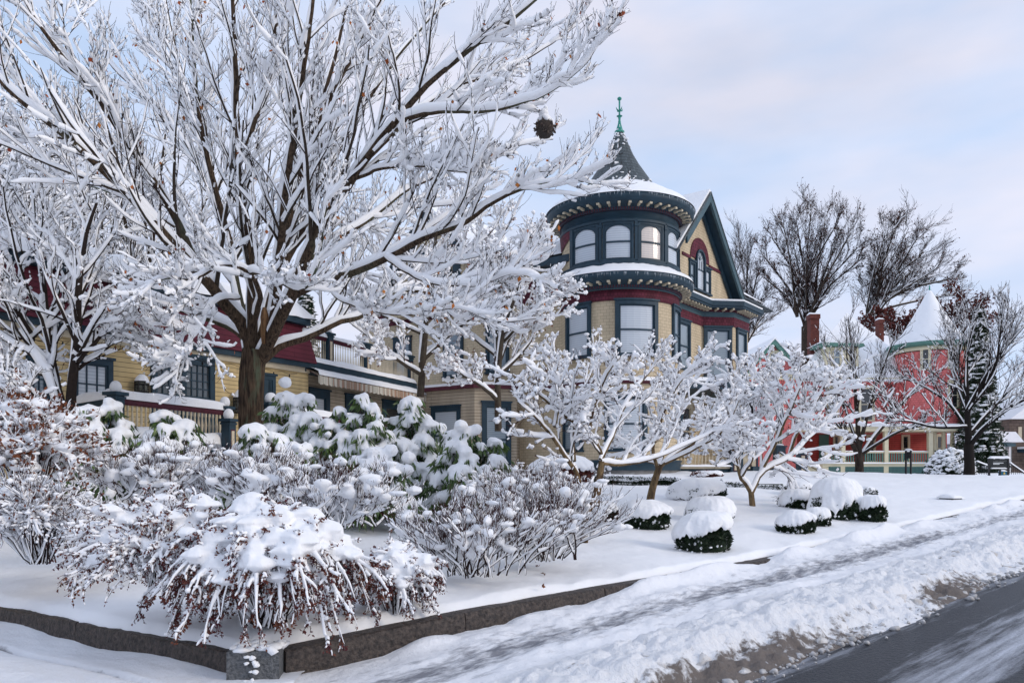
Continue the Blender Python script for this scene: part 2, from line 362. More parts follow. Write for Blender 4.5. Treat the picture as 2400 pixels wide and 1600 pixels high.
def catmull(pts, rad, n):
    pts = np.array(pts, float); rad = np.array(rad, float); m = len(pts)
    pp = np.vstack([2 * pts[0] - pts[1], pts, 2 * pts[-1] - pts[-2]]); o = []; ro = []
    for q in range(n):
        x = q / (n - 1) * (m - 1); i = min(int(x), m - 2); t = x - i
        a, b, c, d = pp[i], pp[i + 1], pp[i + 2], pp[i + 3]
        o.append(0.5 * ((2 * b) + (-a + c) * t + (2 * a - 5 * b + 4 * c - d) * t * t + (-a + 3 * b - 3 * c + d) * t ** 3))
        ro.append(rad[i] * (1 - t) + rad[i + 1] * t)
    return np.array(o), np.array(ro)
def px(x, y, Y): return ((x - 1200) / F * Y, Y, (HOR - y) / F * Y)

# ------------------------------------------------------------------ terrain
P0 = np.array([-1.75, 5.88]); E1 = np.array([1.147, 1.0]) / 1.5217; N1 = np.array([-1.0, 1.147]) / 1.5217
PC = np.array([-2.05, 5.80]); E2 = np.array([-0.845, 0.535]); N2 = np.array([0.535, 0.845])
def sd1(x, y): return (x - P0[0]) * E1[0] + (y - P0[1]) * E1[1], (x - P0[0]) * N1[0] + (y - P0[1]) * N1[1]
def base_z(s):
    s = np.asarray(s, float); return -1.6 + 0.046 * np.clip(s, 0, 24) + 0.046 * 6 * (1 - np.exp(-np.clip(s - 24, 0, 1e4) / 6)) * 0.4
def curb_h(s): return 0.205 - 0.165 * sst(1.0, 8.0, s)
def edge_y(x):
    """line of the kerb wall: two straight runs meeting at the corner stone"""
    x = np.asarray(x, float)
    return np.where(x > PC[0], PC[1] + (x - PC[0]) * E1[1] / E1[0], PC[1] + (x - PC[0]) * E2[1] / E2[0])
def lawn_z(x, y, fine=True):
    x = np.asarray(x, float); y = np.asarray(y, float)
    s, d1 = sd1(x, y); d2 = (x - PC[0]) * N2[0] + (y - PC[1]) * N2[1]
    d = np.minimum(d1, d2); d = np.clip(d, 0, 60)
    rise = 0.080 * (10 * (1 - np.exp(-d / 10 * 1.25)) * 1.12) * (1 - sst(16, 34, s))
    z = base_z(s) + curb_h(s) + 0.05 + rise
    z = z + 0.80 * sst(10.6, 15.5, y) * sst(-1.6, -5.0, x)
    z = z + 0.085 * fbm(x * .45, y * .45, 3, 5) + 0.035 * fbm(x * 1.3, y * 1.3, 3, 9) + .008 * fbm(x * 5, y * 5, 2, 10)
    return z
def ground_at(pxx, pyy, Y0=5.0):
    """where the ray through a pixel meets the snow of the lawn"""
    Y = Y0
    while Y < 120:
        X = (pxx - 1200) / F * Y; Z = (HOR - pyy) / F * Y
        if Y > float(edge_y(X)) and Z <= float(lawn_z(X, Y)): return np.array([X, Y, float(lawn_z(X, Y))])
        Y += 0.03
    return np.array([(pxx - 1200) / F * 60, 60, 0])
def stand(pxx, Y, dz=0.0):
    X = (pxx - 1200) / F * Y; return np.array([X, Y, float(lawn_z(X, Y)) + dz])
def grid(X, Y, Z, name, m, mask=None):
    nu, nv = X.shape; V = np.stack([X, Y, Z], -1).reshape(-1, 3)
    i = np.arange(nu * nv).reshape(nu, nv)
    Fc = np.stack([i[:-1, :-1], i[1:, :-1], i[1:, 1:], i[:-1, 1:]], -1).reshape(-1, 4)
    o = raw(V, Fc, name, m, None, True); return o
def set_uv(o, U, Vv):
    me = o.data; li = np.zeros(len(me.loops), np.int32); me.loops.foreach_get('vertex_index', li)
    uv = me.uv_layers.new(name='UVMap'); uv.data.foreach_set('uv', np.stack([U.ravel()[li], Vv.ravel()[li]], -1).astype(np.float32).ravel())

def snowground(name, c_clean, c_dirty, attr=None, su=1.0, sv=1.0, lo=0.5, hi=0.62, rough=0.7, bump=0.6, bs=9):
    m = bpy.data.materials.new(name); m.use_nodes = True; N, L = nodes(m); b = N['Principled BSDF']; b.inputs['Roughness'].default_value = rough
    b.inputs['Specular IOR Level'].default_value = 0.25
    uv = N.new('ShaderNodeUVMap'); uv.uv_map = 'UVMap'; mp = N.new('ShaderNodeMapping'); mp.inputs['Scale'].default_value = (su, sv, 1)
    L.new(uv.outputs[0], mp.inputs[0]); t = N.new('ShaderNodeTexNoise'); t.inputs['Scale'].default_value = 1; t.inputs['Detail'].default_value = 9; t.inputs['Roughness'].default_value = 0.66
    L.new(mp.outputs[0], t.inputs[0]); r = N.new('ShaderNodeValToRGB'); r.color_ramp.elements[0].position = lo; r.color_ramp.elements[1].position = hi
    r.color_ramp.elements[0].color = (*c_clean, 1); r.color_ramp.elements[1].color = (*c_dirty, 1)
    L.new(r.outputs[0], b.inputs['Base Color'])
    if attr:
        at = N.new('ShaderNodeAttribute'); at.attribute_name = attr
        ma = N.new('ShaderNodeMath'); ma.operation = 'ADD'; L.new(t.outputs[0], ma.inputs[0]); L.new(at.outputs['Fac'], ma.inputs[1]); L.new(ma.outputs[0], r.inputs[0])
    else: L.new(t.outputs[0], r.inputs[0])
    t2 = N.new('ShaderNodeTexNoise'); t2.inputs['Scale'].default_value = bs; t2.inputs['Detail'].default_value = 9; t2.inputs['Roughness'].default_value = 0.62; L.new(uv.outputs[0], t2.inputs[0])
    bp = N.new('ShaderNodeBump'); bp.inputs['Strength'].default_value = bump; bp.inputs['Distance'].default_value = 0.04
    L.new(t2.outputs[0], bp.inputs['Height']); L.new(bp.outputs[0], b.inputs['Normal'])
    return m
def set_attr(o, name, A):
    a = o.data.attributes.new(name, 'FLOAT', 'POINT'); a.data.foreach_set('value', np.ascontiguousarray(A.ravel(), np.float32))

def spaced(a, b, d0, grow_, far):
    o = [a]; d = d0
    while o[-1] < b: o.append(o[-1] + d); d = min(d * grow_, far)
    return np.array(o)
# lawn
xs = np.concatenate([np.arange(-26, -7, 0.25), np.arange(-7, 9, 0.045), spaced(9, 95, 0.05, 1.02, 2.0)])
vs = np.concatenate([[0.0, 0.008, 0.02, 0.04, 0.07, 0.1], spaced(0.13, 110, 0.035, 1.018, 3.0)])
XX, VV = np.meshgrid(xs, vs, indexing='ij')
wob = 0.05 * fbm(XX * 3.1, XX * 0, 4, 3) + 0.03 * fbm(XX * 11, XX * 0 + 5, 3, 4)
YY = edge_y(XX) + VV + (0.10 + wob) * (1 - sst(0, 1.5, VV)) - 0.03
ZZ = lawn_z(XX, YY)
s_, d_ = sd1(XX, YY)
lip = np.sqrt(np.clip(VV / 0.12, 0, 1))
ZZ = ZZ - (1 - lip) * 0.10
lawn = grid(XX, YY, ZZ, 'snowy_lawn', mat('lawn_snow', (0.90, 0.91, 0.93), 0.75, bump=0.5, bscale=7, spec=0.2, noise=0.02, nscale=2)); struct(lawn)
# sidewalk
su_ = np.concatenate([np.arange(-3, 16, 0.035), spaced(16, 120, 0.04, 1.02, 1.5)])
dv_ = np.linspace(-1.30, 0.12, 62)
SS, DD = np.meshgrid(su_, dv_, indexing='ij')
def sw_h(SS, DD):
    tramp = np.exp(-((DD + 0.68) / 0.34) ** 2)
    h = 0.060 - 0.045 * tramp + 0.075 * fbm(SS * .9, DD * 2.2, 3, 21) * (1 - .55 * tramp)
    h = h + tramp * 0.032 * fbm(SS * 4.5, DD * 11, 3, 22) + 0.014 * fbm(SS * 9, DD * 12, 2, 23)
    lump = np.clip(vn(SS * 1.6, DD * 0 + 3, 41) - 0.35, 0, 1) * 0.24 * np.exp(-((DD + 0.05) / 0.13) ** 2)
    return (h + lump) * (0.15 + 0.85 * sst(0.2, 2.2, SS)) - 0.03 * sst(2.2, .2, SS)
def to_xy(S, D): return P0[0] + S * E1[0] + D * N1[0], P0[1] + S * E1[1] + D * N1[1]
X, Y = to_xy(SS, DD); Z = base_z(SS) + sw_h(SS, DD)
SWM = snowground('trampled_snow', (0.84, 0.85, 0.88), (0.22, 0.225, 0.25), 'wear', 4.0, 9.5, 0.62, 0.88)
o = grid(X, Y, Z, 'sidewalk', SWM); struct(o); set_uv(o, SS, DD)
set_attr(o, 'wear', 0.30 * np.exp(-((DD + 0.70) / 0.30) ** 2) + 0.10 * fbm(SS * .5, DD * 1.5, 2, 31))
# ploughed snow bank along the road
dv_ = np.linspace(-2.95, -1.30, 90)
SS, DD = np.meshgrid(su_, dv_, indexing='ij')
edge = -2.50 + 0.16 * fbm(SS * .8, SS * 0, 4, 51)
prof = sst(-1.25, -1.75, DD) * sst(0, 0.42, DD - edge)
hb = 0.165 * prof * (0.70 + 0.55 * vn(SS * .55, SS * 0, 55))
cl = np.abs(fbm(SS * 3.1, DD * 3.4, 2, 52, 0.5)) ** .6
hb = hb * (0.70 + 0.42 * cl) + 0.045 * prof * np.sqrt(np.abs(fbm(SS * 7.5, DD * 7.5, 2, 57))) + .042 * prof * np.abs(fbm(SS * 15, DD * 15, 3, 50))
crumb = sst(0.50, 0.12, DD - edge) * sst(-0.22, 0.05, DD - edge)
hb = hb + crumb * (0.10 * np.clip(vn(SS * 8, DD * 8, 58) - .35, 0, 1) + 0.07 * np.clip(vn(SS * 19, DD * 19, 59) - .4, 0, 1))
wgt = sst(-1.75, -1.30, DD)
X, Y = to_xy(SS, DD); Z = base_z(SS) + hb * (1 - wgt * .6) + wgt * sw_h(SS, DD) + 0.0 - 0.05 * (1 - sst(-0.24, -0.04, DD - edge))
BKM = snowground('dirty_ploughed_snow', (0.84, 0.85, 0.875), (0.17, 0.145, 0.13), 'dirt', 9.0, 10.0, 0.86, 1.22, bump=1.0, bs=18)
o = grid(X, Y, Z, 'ploughed_snowbank', BKM); struct(o); set_uv(o, SS, DD)
set_attr(o, 'dirt', 0.60 * sst(0.55, 0.0, DD - edge) * (0.25 + 1.0 * vn(SS * 1.3, DD * 1.5 + 2, 77)) + 0.05 * cl)
# broken chunks lying on and below the bank
rg = np.random.default_rng(16); K = 520; s = rg.uniform(-1.0, 22, K); d = -1.75 - .75 * rg.random(K) ** .7; ed = -2.50 + 0.16 * fbm(s * .8, s * 0, 4, 51); x, y = to_xy(s, d)
hgt = .13 * sst(-1.25, -1.75, d) * sst(0, .42, d - ed); r = rg.uniform(.016, .05, K) * (.5 + rg.random(K) ** 3 * 1.5)
V, Fc = blobs(np.stack([x, y, base_z(s) + hgt], -1), np.stack([r * rg.uniform(.8, 1.5, K), r, r * .75], -1), rg, .42)
struct(raw(V, Fc, 'snow_chunks', mat('chunk_snow', (.80, .80, .81), .8, col2=(.50, .47, .44), nscale=5, bump=.8, bscale=30), None, True, 3), 'stuff')
# road
dv_ = np.concatenate([np.linspace(-16, -7, 12), np.linspace(-6.8, -2.2, 50)])
su2 = np.concatenate([np.arange(-8, 16, 0.2), spaced(16, 140, 0.25, 1.05, 4)])
SS, DD = np.meshgrid(su2, dv_, indexing='ij'); X, Y = to_xy(SS, DD)
Z = base_z(SS) - 0.015 + 0.006 * fbm(SS * 1.2, DD * 6, 3, 61)
RDM = snowground('slushy_asphalt', (0.030, 0.033, 0.040), (0.52, 0.55, 0.62), 'slush', 0.9, 9.0, 0.50, 0.84, rough=0.42, bump=0.6, bs=30)
o = grid(X, Y, Z, 'road', RDM); struct(o); set_uv(o, SS, DD)
sl = -.02 + 0.20 * np.exp(-((DD + 3.55) / 0.22) ** 2) + 0.16 * np.exp(-((DD + 4.25) / 0.22) ** 2) - 0.17 * np.exp(-((DD + 2.95) / 0.16) ** 2) - .10 * np.exp(-((DD + 3.9) / .1) ** 2) + 0.10 * np.exp(-((DD + 2.55) / .12) ** 2) + 0.05
set_attr(o, 'slush', sl)
# driveway at the left
xs = np.arange(-24, -1.6, 0.06); vs = np.concatenate([np.linspace(0, 1.4, 50), np.linspace(1.45, 8, 60)])
XX, VV = np.meshgrid(xs, vs, indexing='ij'); YY = edge_y(XX) + 0.10 - VV
al = (PC[0] - XX) * 0.845 + (YY - PC[1]) * 0.535
hh = 0.02 + 0.05 * fbm(al * 1.1, VV * 2.2, 4, 71) + 0.10 * sst(0, 1.5, al) * sst(0.5, 0.05, VV) * np.clip(vn(al * 1.5, VV * 2, 72) - .2, 0, 1)
rut = np.exp(-((VV - 0.62 - 0.08 * fbm(al * .5, al * 0, 2, 73)) / 0.045) ** 2) * sst(.45, .6, vn(al * 1.3, al * 0, 74))
hh = hh - 0.09 * rut
s_, _d = sd1(XX, YY)
o = grid(XX, YY, -1.6 + hh * sst(-0.1, 0.6, -s_ + 0.6) - 0.0 * VV, 'driveway', snowground('driveway_snow', (0.80, 0.82, 0.86), (0.07, 0.07, 0.08), 'rut', 3, 6, 0.72, 1.0)); struct(o)
set_uv(o, al, VV); set_attr(o, 'rut', 0.55 * rut)
# ground reaching the horizon
mb = MB(); mb.quad((-1500, -300, -2.4), (1500, -300, -2.4), (1500, 2500, -2.4), (-1500, 2500, -2.4)); struct(mb.build('far_ground', SNOW))

# ------------------------------------------------------------------ snow lying on ledges
def snow_ledge(mb, p, q, half, h, seed=0, step=0.08, side=None):
    """rounded lumpy strip of snow from p to q, half width, height"""
    p = Vector(p); q = Vector(q); d = q - p; ln = d.length; d.normalize()
    s = side or Vector((-d.y, d.x, 0)).normalized(); up = Vector((0, 0, 1)); n = max(2, int(ln / step)); rows = []
    for i in range(n + 1):
        t = i / n; c = p + d * ln * t
        e = 1 - max(0, 1 - min(t, 1 - t) * ln / 0.07) ** 2 * .6
        hh = h * e * (0.82 + 0.36 * float(vn(t * ln * 3.1 + seed, seed * 1.7))); ww = half * (0.93 + 0.16 * float(vn(t * ln * 5 + seed, seed + 9)))
        rows.append([c + s * (ww * math.cos(a)) + up * (hh * max(0, math.sin(a)) ** 0.75) for a in [math.pi * k / 7 for k in range(8)]])
    for i in range(n):
        for k in range(7): mb.quad(rows[i][k], rows[i + 1][k], rows[i + 1][k + 1], rows[i][k + 1])
    mb.poly(rows[0]); mb.poly(rows[-1][::-1]); return mb
def inter(pxx, P, D):
    """distance along the plan line P + t D where the vertical plane through pixel column pxx meets it"""
    k = (pxx - 1200) / F; return (k * P[1] - P[0]) / (D[0] - k * D[1])

# ------------------------------------------------------------------ windows
def window(f, u0, u1, z0, z1, parent, pane=GLASSB, fr=BLUE, cas=0.11, seg=1, arch=False, sash=True, snow=False, muntin=0, label=None, depth=0.06, keep=0.03):
    """casing, sash rails and one pane, on the wall surface f"""
    mb = MB()
    if fr:
        mb.gbox(f, u0, u0 + cas, z0, z1, -0.10, depth, 1); mb.gbox(f, u1 - cas, u1, z0, z1, -0.10, depth, 1)
        mb.gbox(f, u0 + cas, u1 - cas, z1 - cas, z1, -0.10, depth, seg); mb.gbox(f, u0 - 0.03, u1 + 0.03, z0 - 0.06, z0, -0.05, depth + 0.04, seg)
        mb.gbox(f, u0 - 0.035, u1 + 0.035, z1, z1 + 0.055, -0.05, depth + 0.035, seg)
    a, b, c, d = u0 + cas, u1 - cas, z0, z1 - cas; s = 0.04
    win = mb.build('window', fr, parent)
    if label: win['label'] = label
    sb = MB(); mid = (c + d) / 2
    sb.gbox(f, a, a + s, c, d, -0.1, 0.030); sb.gbox(f, b - s, b, c, d, -0.1, 0.030)
    sb.gbox(f, a + s, b - s, c, c + s + .01, -0.1, 0.030, seg); sb.gbox(f, a + s, b - s, d - s, d, -0.1, 0.030, seg)
    if sash: sb.gbox(f, a + s, b - s, mid - 0.025, mid + 0.025, -0.1, 0.036, seg)
    for k in range(1, muntin): 
        x = a + (b - a) * k / muntin; sb.gbox(f, x - .014, x + .014, c + s + .01, mid - .025 if sash else d - s, -0.1, 0.022); 
        if sash: sb.gbox(f, x - .014, x + .014, mid + .025, d - s, -0.1, 0.022)
    if muntin:
        for zz in ((c + mid) / 2, (mid + d) / 2): sb.gbox(f, a + s, b - s, zz - .014, zz + .014, -0.1, 0.0205, seg)
    if arch:   # spandrels that round the top corners
        r = (b - a) / 2 * 0.92; um = (a + b) / 2
        for sg in (-1, 1):
            pts = [(um + sg * (b - a) / 2, d - s)]
            for k in range(7):
                t = math.pi / 2 * k / 6; pts.append((um + sg * r * math.cos(t) * 1.0, d - s - r * .62 + r * .62 * math.sin(t)))
            pts.append((um, d - s))
            pts = pts if sg < 0 else pts[::-1]
            sb.prism(pts if sg > 0 else pts, f, -0.05, 0.028)
    sb.build('sash', fr, win)
    pb = MB(); pb.gbox(f, a + .01, b - .01, c + .01, d - .01, -0.16, 0.004, seg); pb.build('pane', pane, win)
    if snow:
        nb = MB(); snow_ledge(nb, f(u0, z0 - .005, depth * .5), f(u1, z0 - .005, depth * .5), .06, .05, u0); nb.build('sill_snow', SNOW, win, True)
    return win

# ================================================================== MAIN HOUSE
A = (0.6116, 0.7912); NR = (0.7912, -0.6116); NL = (-0.6116, -0.7912); Bv = (-0.7912, 0.6116)
OX, OY = 3.61, 25.8
def HP(a, w, z=0.0):
    """house plan point: a along the street side, w out towards the street"""
    return Vector((OX + A[0] * a + NR[0] * w, OY + A[1] * a + NR[1] * w, z))
house = thing('turreted_house', 'large cream shingled Victorian house with a round corner turret and slate spire', 'house', (OX, OY, 0))
RT = 1.93
TH = math.atan2(-OY, -OX)                      # outward direction at the turret that faces the camera
ft = cyl_map(OX, OY, RT, TH)
def ring(mb, prof, n=72): mb.cyl = (OX, OY, RT); return mb.lathe((OX, OY, 0), prof, n)
# round walls of the turret
mb = MB(); ring(mb, [(RT, 2.86), (RT, 5.28)]); ring(mb, [(RT, 6.3), (RT, 7.80)]); ring(mb, [(RT + .03, 0.28), (RT, 0.5), (RT, 2.70)]); tw = mb.build('turret_wall', SHING, house, True)
mb = MB(); ring(mb, [(RT + .03, 5.26), (RT + .05, 5.27), (RT + .035, 5.60), (RT, 5.60)]); mb.build('scale_shingle_band', MSHING, house, True)
mb = MB(); ring(mb, [(RT + .05, 5.60), (RT + .05, 5.78), (RT, 5.79)]); mb.build('frieze', BLUEG, house, True)
def dentils(mb, r, z0, z1, n, d=0.05):
    for k in range(n):
        t = 2 * math.pi * k / n; f = cyl_map(OX, OY, r, t); mb.gbox(f, -0.018, 0.018, z0, z1, -0.02, d)
def corn(z, name='cornice', r=2.41):
    mb = MB(); ring(mb, [(RT + .06, z - .33), (RT + .12, z - .32), (RT + .12, z - .16), (r - .06, z - .16), (r - .06, z - .12), (r, z - .08), (r + .01, z + .09), (r - .02, z + .10), (RT - .1, z + .40)]); mb.build(name, BLUE, house, True)
    mb = MB(); ring(mb, [(RT + .03, z - .33), (RT + .10, z - .325), (RT + .10, z - .24), (RT + .06, z - .24)]); dentils(mb, RT + .10, z - .32, z - .25, 150, .03); mb.build('dentil_course', MAROON, house)
    for k in range(44):
        t = 2 * math.pi * k / 44
        if not (-2.95 < (t - TH + math.pi) % (2 * math.pi) - math.pi < 2.2 and -2.2 < (t - TH + math.pi) % (2 * math.pi) - math.pi): continue
        f = cyl_map(OX, OY, RT, t); b = MB()
        b.prism([(-.03, z - .23), (.03, z - .23), (.03, z - .162), (-.03, z - .162)], f, .10, .24)
        b.gbox(f, -.032, .032, z - .205, z - .162, .24, .38); b.gbox(f, -.036, .036, z - .225, z - .165, .36, .42)
        b.build('bracket', CREAM, house)
corn(5.97); corn(8.38, r=2.44)
mb = MB(); ring(mb, [(RT + .02, 7.70), (RT + .07, 7.72), (RT + .07, 7.80), (RT + .02, 7.82), (RT + .02, 8.06)]); mb.build('upper_frieze', BLUE, house, True)
mb = MB(); ring(mb, [(RT + .02, 6.34), (RT + .09, 6.36), (RT + .09, 6.48), (RT + .02, 6.50)]); mb.build('sill_moulding', BLUE, house, True)
# snow on the two cornices
def ring_snow(z0, r0, z1, r1, name, bulge=0.07, seed=3):
    nb = 160; m = 9; V = []
    for i in range(nb):
        t = 2 * math.pi * i / nb
        for j in range(m):
            q = j / (m - 1); rr = r0 + (r1 - r0) * q; zz = z0 + (z1 - z0) * q ** .9
            b = bulge * math.sin(math.pi * min(1, q * 1.0 + .02)) ** .4 if 0 < q < 1 else 0
            nz = .04 * float(fbm(t * 7 + seed, q * 4, 3, seed))
            V.append((OX + (rr + .02 * (q < .3)) * math.cos(t), OY + rr * math.sin(t), zz + b + nz * (q > 0)))
    V = np.array(V); i = np.arange(nb)[:, None] * m + np.arange(m - 1)[None]; i2 = (i + m) % (nb * m)
    return raw(V, np.stack([i, i2, i2 + 1, i + 1], -1).reshape(-1, 4), name, SNOW, house, True)
ring_snow(6.06, 2.43, 6.40, RT - .05, 'ledge_snow'); ring_snow(8.47, 2.47, 9.26, 1.26, 'roof_snow', .07, 8)
# icicles as drips of the eaves
mb = MB(); rng = random.Random(3)
for z, r in ((6.02, 2.43), (8.45, 2.46)):
    for k in range(120):
        t = TH + rng.uniform(-1.1, 1.7); h = rng.uniform(.03, .16) * rng.random() + .02
        p = (OX + r * math.cos(t), OY + r * math.sin(t), z); mb.bar(p, (p[0], p[1], z - h), .008, 4, .001)
o = mb.build('icicles', ICE, house); o['kind'] = 'stuff'
# bell shaped spire
prof = [(2.30, 8.50), (1.75, 8.82), (1.38, 9.15), (1.10, 9.50), (.86, 9.86), (.66, 10.16), (.47, 10.50), (.33, 10.82), (.22, 11.1), (.15, 11.30)]
mb = MB(); ring(mb, prof, 64); spire = mb.build('spire_roof', SLATE, house, True)
mb = MB(); mb.lathe((OX, OY, 0), [(.16, 11.27), (.17, 11.30), (.165, 11.34), (.12, 11.36), (.05, 11.62), (.035, 11.68)], 16)
mb.lathe((OX, OY, 0), [(.03, 11.62), (.05, 11.66), (.035, 11.72), (.045, 11.82), (.10, 11.86), (.03, 11.90), (.028, 12.0), (.03, 12.38), (.07, 12.42), (.075, 12.46), (.03, 12.50), (0, 12.51)], 12)
for k in range(4):
    t = k * math.pi / 2 + .5; d = Vector((math.cos(t), math.sin(t), 0)); c = Vector((OX, OY, 12.02))
    mb.bar(c, c + d * .10 + Vector((0, 0, .04)), .018, 5, .022); mb.bar(c + d * .10 + Vector((0, 0, .04)), c + d * .14 + Vector((0, 0, .12)), .022, 5, .003)
mb.build('finial', COPPER, house)
rg = np.random.default_rng(5); K = 150
q = rg.random(K); th = TH - .3 + rg.normal(size=K) * 1.4; zz = np.where(q < .35, rg.uniform(10.75, 11.25, K), 9.12 + .45 * rg.random(K) ** 2)
rr = np.interp(zz, [p[1] for p in prof], [p[0] for p in prof]); P = np.stack([OX + rr * np.cos(th), OY + rr * np.sin(th), zz], -1)
V, Fc = blobs(P, np.stack([rg.uniform(.03, .09, K), rg.uniform(.02, .05, K), rg.uniform(.02, .045, K)], -1), rg); raw(V, Fc, 'snow_patches', SNOW, spire, True, 3)
V, Fc = blobs(np.array([[OX, OY, 11.47], [OX - .03, OY, 11.38]]), np.array([[.085, .085, .11], [.13, .13, .05]]), rg); raw(V, Fc, 'spire_tip_snow', SNOW, spire, True, 3)
# turret windows; angle measured to the viewer's right
R_ = math.radians
def tw_(a0, a1, z0, z1, pane, **k): return window(ft, R_(a0) * RT, R_(a1) * RT, z0, z1, house, pane, seg=5, **k)
tw_(-61, -27, 3.58, 5.24, GLASSB, depth=.08); tw_(-4, 37, 3.58, 5.26, GLASSB, depth=.08, cas=.13); tw_(59, 88, 3.58, 5.24, GLASSG, depth=.08)
for a0, a1, pn in ((-50, -19.5, GLASSB), (-15.5, 13, GLASSB), (17, 44.5, GLASSW), (48.5, 76, GLASSB), (80, 108, GLASSG)):
    tw_(a0, a1, 6.54, 7.70, pn, arch=True, cas=.07, depth=.05)
for a in (-17.5, 15, 46.5, 78):
    b = MB(); b.gbox(ft, R_(a) * RT - .045, R_(a) * RT + .045, 6.5, 7.72, -.02, .075); b.gbox(ft, R_(a) * RT - .06, R_(a) * RT + .06, 7.55, 7.62, 0, .095); b.build('pilaster', BLUE, house)
b = MB(); b.gbox(ft, R_(-53) * RT, R_(-48.6) * RT, 6.5, 7.72, -.02, .07); b.build('pilaster', BLUE, house)
# flared maroon shingles left of the upper windows
b = MB(); pts = [(R_(-100) * RT, 7.25), (R_(-75) * RT, 7.22), (R_(-53.5) * RT, 7.50), (R_(-53.5) * RT, 7.72), (R_(-100) * RT, 7.72)]
for k in range(8):
    u0 = R_(-100 + 5.8 * k) * RT; u1 = R_(-100 + 5.8 * (k + 1)) * RT
    h = lambda u: 7.24 + .26 * max(0, (math.degrees(u / RT) + 78) / 25) ** 1.5
    b.quad(ft(u0, h(u0), .03), ft(u1, h(u1), .03), ft(u1, 7.72, .06), ft(u0, 7.72, .06))
b.build('flared_shingle_panel', MSHING, house, True)
# belt and first floor windows of the turret, base
mb = MB(); ring(mb, [(RT, 2.68), (RT + .11, 2.70), (RT + .13, 2.76), (RT + .02, 2.88)]); mb.build('belt_course', MAROON, house, True)
mb = MB(); ring(mb, [(RT + .14, 2.765), (RT + .11, 2.82), (RT, 2.90)]); mb.build('belt_snow', SNOW, house, True)
mb = MB(); ring(mb, [(RT + .08, -.02), (RT + .08, .24), (RT + .13, .25), (RT + .13, .29), (RT, .31)]); mb.build('skirt_board', BLUE, house, True)
mb = MB(); ring(mb, [(RT + .02, -.9), (RT + .02, -.02)]); mb.build('foundation', STONE, house, True)
tw_(-70, -36, .62, 2.35, GLASSG, cas=.12); tw_(-14, 26, .62, 2.35, GLASSB, cas=.12)
# body walls: right side (street) and left side (towards the camera's left)
fr_ = plane_map(HP(0, 1.2), A, NR); fl_ = plane_map((OX + NL[0] * 1.2, OY + NL[1] * 1.2), (-Bv[0], -Bv[1]), NL)   # u of fl_ runs to the viewer's right
mb = MB(); mb.gbox(fr_, 1.0, 3.94, 0.0, 5.4, -.3, 0); mb.gbox(fr_, 3.94, 6.0, 0.0, 5.9, -8, -.02)
mb.gbox(fl_, -11.5, -.8, 0.0, 7.0, -6, 0); mb.build('wall', SHING, house)
mb = MB(); mb.gbox(fl_, -11.4, -1.5, 6.0, 6.5, -1, .015); mb.gbox(fl_, -11.4, -1.5, 5.75, 5.99, -.2, .03); mb.build('maroon_wall_band', MSHING, house)
# bay with canted side on the street wall
W1 = HP(3.94, 1.2); dX = Vector((.99, .12, 0)).normalized(); W2 = W1 + dX * 1.2; W3 = W2 + Vector((A[0], A[1], 0)) * 1.47
bay = [W1, W2, W3]; Wb = HP(3.94 + 3.2, 1.2 - .5)
def wallseg(mb, P, Q, z0, z1, n0=-.25, n1=0.0):
    P = Vector(P); Q = Vector(Q); d = (Q - P); d.z = 0; ln = d.length; f = plane_map(P, d, (d.y, -d.x)); mb.gbox(f, 0, ln, z0, z1, n0, n1); return f, ln
mb = MB(); segs = [wallseg(mb, W1, W2, .2, 5.3), wallseg(mb, W2, W3, .2, 5.3), wallseg(mb, W3, HP(6.6, .6), .2, 5.3)]; mb.build('bay_wall', SHING, house)
chain = [HP(1.35, 1.2), W1, W2, W3, HP(6.9, .7)]
def ribbon(z0, z1, n0, n1, m, name, pts=chain, sm=False):
    """moulding that follows a chain of plan points with mitred corners"""
    mb = MB(); P = [Vector((p[0], p[1], 0)) for p in pts]; nn = []
    for i in range(len(P) - 1):
        d = (P[i + 1] - P[i]).normalized(); nn.append(Vector((d.y, -d.x, 0)))
    mit = []
    for i in range(len(P)):
        a = nn[max(0, i - 1)]; b = nn[min(i, len(nn) - 1)]; m_ = (a + b).normalized(); mit.append(m_ / max(.3, m_.dot(a)))
    for i in range(len(P) - 1):
        q = lambda j, n, z: P[j] + mit[j] * n + Vector((0, 0, z))
        if callable(z0): pass
        a, b = i, i + 1
        mb.quad(q(a, n1, z0), q(b, n1, z0), q(b, n1, z1), q(a, n1, z1)); mb.quad(q(a, n1, z1), q(b, n1, z1), q(b, n0, z1), q(a, n0, z1)); mb.quad(q(b, n1, z0), q(a, n1, z0), q(a, n0, z0), q(b, n0, z0))
    return mb.build(name, m, house, sm)
ribbon(5.26, 5.60, -.1, .04, MSHING, 'scale_shingle_band'); ribbon(5.60, 5.78, -.1, .055, BLUEG, 'frieze')
ribbon(5.78, 5.86, -.1, .10, MAROON, 'dentil_course'); ribbon(5.86, 5.93, -.1, .46, BLUE, 'soffit'); ribbon(5.93, 6.10, -.1, .50, BLUE, 'cornice'); ribbon(6.10, 6.17, -.1, .47, SNOW, 'cornice_snow')
for (P, Q) in zip(chain[:-2], chain[1:-1]):
    P = Vector(P); Q = Vector(Q); d = Q - P; d.z = 0; ln = d.length; f = plane_map(P, d, (d.y, -d.x)); k = int(ln / .24)
    for i in range(k):
        u = (i + .5) * ln / k; b = MB(); b.gbox(f, u - .03, u + .03, 5.79, 5.856, .102, .26); b.gbox(f, u - .035, u + .035, 5.80, 5.858, .30, .42); b.gbox(f, u - .028, u + .028, 5.82, 5.857, .26, .30); b.build('bracket', CREAM, house)
window(fr_, 1.84, 2.86, 3.55, 5.22, house, GLASSG, depth=.07)
f, ln = segs[0]; window(f, .06, ln - .07, 2.95, 5.22, house, GLASSG, depth=.07)
